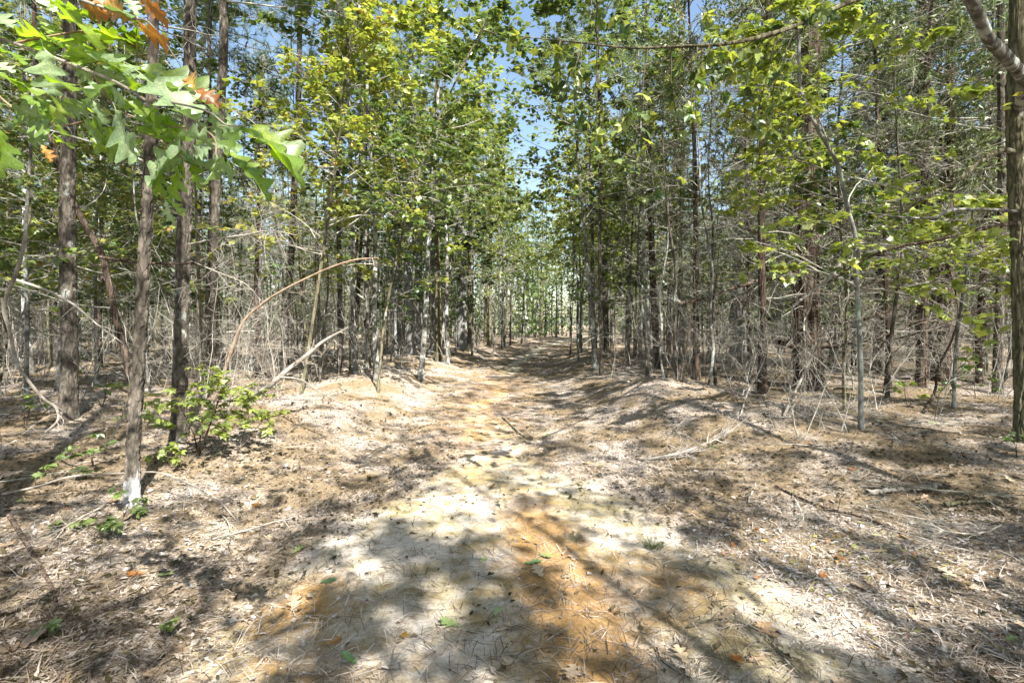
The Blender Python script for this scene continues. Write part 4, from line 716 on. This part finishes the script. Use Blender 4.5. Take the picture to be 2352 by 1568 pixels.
# the wood goes on behind the camera and throws the dapple over the trail
for k, (x, y) in enumerate([(9.8, -5.0), (6.2, -8.2), (-3.8, -3.6), (-5.4, 1.0)]):
    if k == 9: pass
    taken.append((x, y)); tree('canopy', k, x, y, 'oak of the wood behind the camera whose crown dapples the trail', 'oaks behind the camera')
for k, (x, y, s_) in enumerate([(5.0, 2.2, 1.3), (2.8, -0.9, .9), (-2.3, -1.5, 1.15), (-1.0, -4.6, 1.05), (5.3, -3.2, 1.0), (-3.8, 0.2, .95), (-4.8, 2.9, 1.1), (8.2, 4.6, .95), (2.4, -6.0, 1.1), (7.8, -0.6, 1.0), (-1.6, -5.6, 1.1)]):
    taken.append((x, y)); tree('lace', k, x, y, 'airy young tree beside or behind the camera whose leaves dapple the trail', 'airy young trees behind the camera', s=s_)
r = np.random.default_rng(33); c = 0
while c < 5:
    y = r.uniform(-12, 4.5); x = r.uniform(-6, 14)
    if y > -1.5 and abs(x) < 1.05 * y + 2.6 or math.hypot(x, y) < 2.3 or not free(x, y, 2.0) or (abs(x - trail_c(y)) < 1.8): continue
    taken.append((x, y)); tree(['maple', 'oak', 'maple', 'pine', 'oak'][c % 5], c, x, y, 'tree of the wood behind the camera whose crown dapples the trail', 'trees behind the camera', s=r.uniform(.85, 1.1)); c += 1

DIA = (np.array([(0, 0, 0), (.45, .35, -.05), (1, 0, -.1), (.4, -.35, -.05)], float), np.array([[0, 3, 2, 1]]))
# far wood: a mass nobody can count
def far_wood():
    r = np.random.default_rng(50); n = 380; th = np.radians(r.uniform(-66, 66, n)); rr = r.uniform(43, 75, n); X = np.sin(th) * rr; Y = np.cos(th) * rr
    ok = np.abs(X - trail_c(Y)) > 2.0; X, Y = X[ok], Y[ok]; n = len(X); Hh = r.uniform(8, 13, n); Z = H(X, Y)
    A = grow(np.column_stack([X, Y, Z - .2]), np.column_stack([r.normal(size=n) * .03, r.normal(size=n) * .03, np.ones(n)]), Hh, 4, 0, .02, r)
    parts = [tubes(A, taper(r.uniform(.07, .15, n), 4), 5) + (0,)]
    m = 350; i = np.repeat(np.arange(n), m); z = r.random(n * m) ** 1.1; a = r.random(n * m) * 6.28; q = (1.8 * np.sqrt(r.random(n * m)) * np.where(z > .5, 1.6 * (1 - z) + .2, 1.0))
    Pp = np.column_stack([X[i] + np.cos(a) * q, Y[i] + np.sin(a) * q, Z[i] + 0.4 + z * Hh[i]])
    parts.append(place(DIA, Pp, r.normal(size=Pp.shape), norm(r.normal(size=Pp.shape) + [0, -.3, 1]), r.uniform(.2, .4, len(Pp)), None, .2, r) + (1,))
    return mesh('far_wood', parts, [M_GREY, M_GREEN])
tag(link('far_wood', far_wood()), 'mass of trees closing the view beyond the wood', 'wood', kind='stuff')

# ------------------------------------------------------------------ bare undergrowth
def lib_bare(seed):
    r = np.random.default_rng(seed); k = r.integers(2, 5); A = grow(r.normal(size=(k, 3)) * [.06, .06, 0], np.column_stack([r.normal(size=k) * .25, r.normal(size=k) * .25, np.ones(k)]), r.uniform(.9, 2.6, k), 9, 0.01, .12, r)
    pr = [tubes(A, taper(r.uniform(.005, .011, k), 9), 5)]
    p, d, i, t = spawn(A, 9, .15, 1, 45, 14, r); B = grow(p, d, r.uniform(.2, .8, len(p)), 6, .03, .2, r); pr.append(tubes(B, taper(np.full(len(p), .0032), 6), 3))
    p, d, i, t = spawn(B, 5, .2, 1, 45, 14, r); C = grow(p, d, r.uniform(.08, .3, len(p)), 4, .03, .25, r); pr.append(tubes(C, taper(np.full(len(p), .0018), 4), 3))
    return mesh('bare_shrub', pr, M_TWIG if seed % 3 else M_STICK)
BARE = [lib_bare(600 + i) for i in range(7)]
c = 0
while c < 190:
    y = r.uniform(5.5, 20); x = r.uniform(-1.0 * y, 1.0 * y)
    if abs(x - trail_c(y)) < np.interp(y, [5, 8, 12, 20], [3.6, 3.2, 1.9, 1.6]): continue
    sd = 'left' if x < trail_c(y) else 'right'; dd = 'front' if y < 10 else 'back'
    o = link('bare_shrub', BARE[c % 7], None, (x, y, float(H(x, y)) - 0.02), r.random() * 6.28, r.uniform(.6, 1.25))
    tag(o, f'leafless twiggy shrub among the trees {sd} of the trail, towards the {dd}', 'bare shrub', f'leafless shrubs {sd} of the trail, {dd}'); c += 1
def lib_fall(seed):
    r = np.random.default_rng(seed); A = grow(np.zeros((1, 3)), np.array([[1, 0, .06]]), r.uniform(.7, 1.6), 9, .01, .1, r); A[..., 2] = np.abs(A[..., 2]) * .4 + .01
    pr = [tubes(A, taper(r.uniform(.006, .013, 1), 9), 6)]
    p, d, i, t = spawn(A, 12, .15, 1, 45, 14, r); d[:, 2] = np.abs(d[:, 2]) * .6; B = grow(p, d, r.uniform(.1, .5, len(p)), 5, .05, .22, r); pr.append(tubes(B, taper(np.full(len(p), .003), 5), 3))
    p, d, i, t = spawn(B, 4, .2, 1, 45, 14, r); C = grow(p, d, r.uniform(.04, .2, len(p)), 3, .05, .25, r); pr.append(tubes(C, taper(np.full(len(p), .0016), 3), 3))
    return mesh('fallen_branch', pr, M_STICK if seed % 2 else M_TWIG)
FALL = [lib_fall(650 + i) for i in range(6)]
c = 0
while c < 150:
    y = r.uniform(3.2, 15); x = r.uniform(-1.0 * y, 1.0 * y)
    if abs(x - trail_c(y)) < np.interp(y, [3, 5, 9, 15], [2.1, 2.0, 1.7, 1.3]): continue
    sd = 'left' if x < trail_c(y) else 'right'; dd = 'front' if y < 6.5 else 'back'
    o = link('fallen_branch', FALL[c % 6], None, (x, y, float(H(x, y)) + .004), r.random() * 6.28, r.uniform(.35, 1.1))
    tag(o, f'small twiggy dead branch lying in the litter {sd} of the trail, towards the {dd}', 'fallen branch', f'small dead branches {sd} of the trail, {dd}'); c += 1

LM = [(60, 'far left dead limb'), (155, 'broad dark pine'), (303, 'closest pine'), (415, 'shrub side pine'), (480, 'straight dark pine'), (655, 'bent tan pole'), (812, 'stripped pine stem'), (944, 'bend trunks'), (1062, 'thick grey bend trunk'), (1152, 'tall white trunk'),
      (1392, 'sky gap trunk'), (1512, 'slender crooked cedar'), (1698, 'pink grey trunk'), (1860, 'big shaggy cedar'), (1978, 'pale grey sapling'), (2150, 'dark double trunk'), (2292, 'grey brown trunk'), (2345, 'right edge oak')]
def slot(x, y):
    px = x / y * FPX + 1176
    if px < 60: return 'at the left edge, before the ' + LM[0][1]
    if px > 2345: return 'at the right edge, past the oak'
    k = max(i for i, (p, _) in enumerate(LM) if px >= p)
    return f'between the {LM[k][1]} and the {LM[k + 1][1]}'
def name_all(items, who, depths):
    S = {}
    for o, k, x, y in items: S.setdefault((k, slot(x, y), next(d for lim, d in depths if y < lim)), []).append((y, o))
    for (k, sl, d), L in S.items():
        L.sort(key=lambda q: q[0]); lb = f'{who[k]} {sl}, {d}'
        for j, (y, o) in enumerate(L):
            o['label'] = lb
            if 'group' in o: del o['group']
            if len(L) in (2, 3): o['label'] = lb + ', ' + ({2: ['nearer', 'farther'], 3: ['nearest', 'middle', 'farthest']}[len(L)][j])
            elif len(L) < 13: o['label'] = lb + ', ' + ['first', 'second', 'third', 'fourth', 'fifth', 'sixth', 'seventh', 'eighth', 'ninth', 'tenth', 'eleventh', 'twelfth'][j] + ' back' if len(L) > 3 else o['label']
            elif len(L) > 3: o['group'] = lb.replace(who[k], who[k] + 's', 1)
name_all(FILLED, {'pine': 'thin pine', 'cedar': 'twiggy cedar', 'maple': 'leafy maple', 'oak': 'slim oak', 'high': 'light oak', 'canopy': 'broad oak', 'pole': 'bare sapling'}, [(13, 'close'), (18, 'set back'), (24, 'mid wood'), (32, 'deep'), (999, 'deepest')])
name_all([(o, 's', o.location.x, o.location.y) for o in sc.objects if o.name.startswith('bare_shrub')], {'s': 'leafless shrub'}, [(8, 'front'), (12, 'behind'), (16, 'farther'), (99, 'distant')])
name_all([(o, 's', o.location.x, o.location.y) for o in sc.objects if o.name.startswith('fallen_branch') and o.get('group')], {'s': 'fallen branch'}, [(5, 'close by'), (8, 'nearby'), (11, 'farther'), (99, 'distant')])

# ------------------------------------------------------------------ litter
def scatter(n, y0, y1, p, xr=1.12, r=r):
    u = r.random(n); y = (y0 ** (1 - p) + (y1 ** (1 - p) - y0 ** (1 - p)) * u) ** (1 / (1 - p)); x = (r.random(n) * 2 - 1) * (xr * y + 0.3); return x, y
def gnormal(x, y):
    e = .05; return norm(np.column_stack([-(H(x + e, y) - H(x - e, y)) / (2 * e), -(H(x, y + e) - H(x, y - e)) / (2 * e), np.ones(len(x))]))
x, y = scatter(100000, 1.7, 26, 1.35); keep = r.random(len(x)) > trail_mask(x, y) * np.interp(y, [2, 5, 9], [.95, .93, .75]); x, y = x[keep], y[keep]; n = len(x)
an = r.random(n) * 6.28; D = np.column_stack([np.cos(an), np.sin(an), r.normal(size=n) * .22]); nm_ = gnormal(x, y) + r.normal(size=(n, 3)) * .38
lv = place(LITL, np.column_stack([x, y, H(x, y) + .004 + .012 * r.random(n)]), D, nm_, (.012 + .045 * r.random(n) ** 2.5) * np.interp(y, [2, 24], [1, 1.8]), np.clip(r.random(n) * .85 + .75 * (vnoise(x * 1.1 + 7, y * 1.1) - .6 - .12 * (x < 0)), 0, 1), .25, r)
x, y = scatter(105000, 1.7, 13, 1.35); keep = r.random(len(x)) > trail_mask(x, y) * .72; x, y = x[keep], y[keep]; n = len(x)
an = r.random(n) * 6.28; D = np.column_stack([np.cos(an), np.sin(an), r.normal(size=n) * .10])
NEED = (np.array([(0, .011, 0), (0, -.011, 0), (.5, .012, .05), (.5, -.012, .05), (1, 0, 0)], float), np.array([[0, 1, 3], [0, 3, 2], [2, 3, 4]]))
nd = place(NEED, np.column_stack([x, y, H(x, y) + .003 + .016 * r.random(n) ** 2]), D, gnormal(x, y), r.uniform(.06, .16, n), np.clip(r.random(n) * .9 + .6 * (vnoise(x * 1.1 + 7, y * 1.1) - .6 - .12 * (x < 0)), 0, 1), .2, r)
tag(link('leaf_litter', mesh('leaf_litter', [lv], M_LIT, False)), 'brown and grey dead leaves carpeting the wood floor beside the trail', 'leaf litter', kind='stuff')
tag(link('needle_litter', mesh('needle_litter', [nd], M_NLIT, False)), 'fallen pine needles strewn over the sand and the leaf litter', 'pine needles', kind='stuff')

# single fallen leaves
FL = {}
def fallen(x, y, size, kd, label, group=None):
    key = (kd, int(r.integers(0, 5)))
    if key not in FL:
        V, F, pv, pf = oak_leaf(40 + key[1], 3, 0.45, -0.12, .2, 16); V = V.copy(); V[:, 2] = np.abs(V[:, 2]) * .8
        FL[key] = mesh('fallen_leaf', [(V, F, .5), (pv, pf, .5)], M_FALG if kd == 'g' else (M_RUST if kd == 'r' else M_FALL))
    o = link('fallen_leaf', FL[key], None, (x, y, float(H(x, y)) + .010), (r.normal() * .15, r.normal() * .15, r.random() * 6.28), size)
    return tag(o, label, 'leaf', group)
for (a, b, s, kd, lb) in [(1205, 1296, .11, 'g', 'green lobed leaf lying alone on the orange clay mid trail'), (1120, 1283, .09, 'g', 'dull green leaf left of the leaf on the orange clay'), (735, 1340, .10, 'g', 'dark green lobed leaf at the left edge of the sand'),
                          (820, 1528, .09, 'g', 'dark green leaf on the sand at the bottom of the picture'), (1785, 1470, .15, 'b', 'large pale tan lobed leaf on the lit litter, lower right'), (1320, 1530, .12, 'b', 'dark curled leaf on the clay at the bottom of the trail'),
                          (20, 1500, .15, 'b', 'pale yellow leaf in the bottom left corner'), (195, 1357, .07, 'r', 'small yellow orange leaf above the dark stick at lower left'), (930, 1455, .08, 'r', 'pinkish leaf on the sand left of the clay strip'), (1450, 1450, .11, 'b', 'grey brown leaf flat on the bare sand right of the clay strip'),
                          (1290, 1330, .08, 'b', 'small brown leaf at the edge of the round sun patch'), (1700, 1510, .09, 'r', 'orange leaf beside the bowed twig at the bottom')]:
    X, Yq = hit(a, b); fallen(X, Yq, s, kd, lb)
c = 0
while c < 240:
    xx, yy = scatter(1, 1.9, 7.5, 1.1); X, Yq = float(xx[0]), float(yy[0]); tm = float(trail_mask(xx, yy)[0])
    if r.random() < tm * .75: continue
    kd = r.choice(['b', 'b', 'b', 'b', 'g', 'r'], p=[.2, .2, .2, .24, .1, .06]); cn = {'b': 'brown', 'g': 'greenish', 'r': 'orange'}[kd]
    zn = 'on the sandy trail' if tm > .5 else ('in the litter left of the trail' if X < trail_c(Yq) else 'in the litter right of the trail'); dd = 'close by' if Yq < 3.5 else 'further on'
    fallen(X, Yq, r.uniform(.06, .12), kd, f'{cn} fallen oak leaf {zn}, {dd}', f'{cn} fallen leaves {zn}, {dd}'); c += 1
LV = []
for o in sc.objects:
    if o.name.startswith('fallen_leaf') and o.get('group'):
        x_, y_ = o.location.x, o.location.y; px = x_ / y_ * FPX + 1176; l = min(LM, key=lambda q: abs(q[0] - px))[1]
        wh = 'on the trail' if 'sandy' in o['label'] else ('in left litter' if 'left' in o['label'] else 'in right litter')
        d = 'very close' if y_ < 2.6 else ('close' if y_ < 3.6 else ('nearby' if y_ < 5 else 'farther'))
        LV.append((f"{o['label'].split()[0]} fallen leaf {wh}, straight below the {l}, {d}", y_, o))
for lb in sorted({q[0] for q in LV}):
    L = sorted([q for q in LV if q[0] == lb], key=lambda q: q[1])
    for j, (_, _, o) in enumerate(L): o['label'] = lb + (', ' + ['first', 'second', 'third', 'fourth', 'fifth', 'sixth', 'seventh', 'eighth', 'ninth', 'tenth'][min(j, 9)] if len(L) > 1 else '')
tot = sum(len(m.loops) - 2 * len(m.polygons) for m in bpy.data.meshes); print('triangles', tot, 'objects', len(sc.objects))
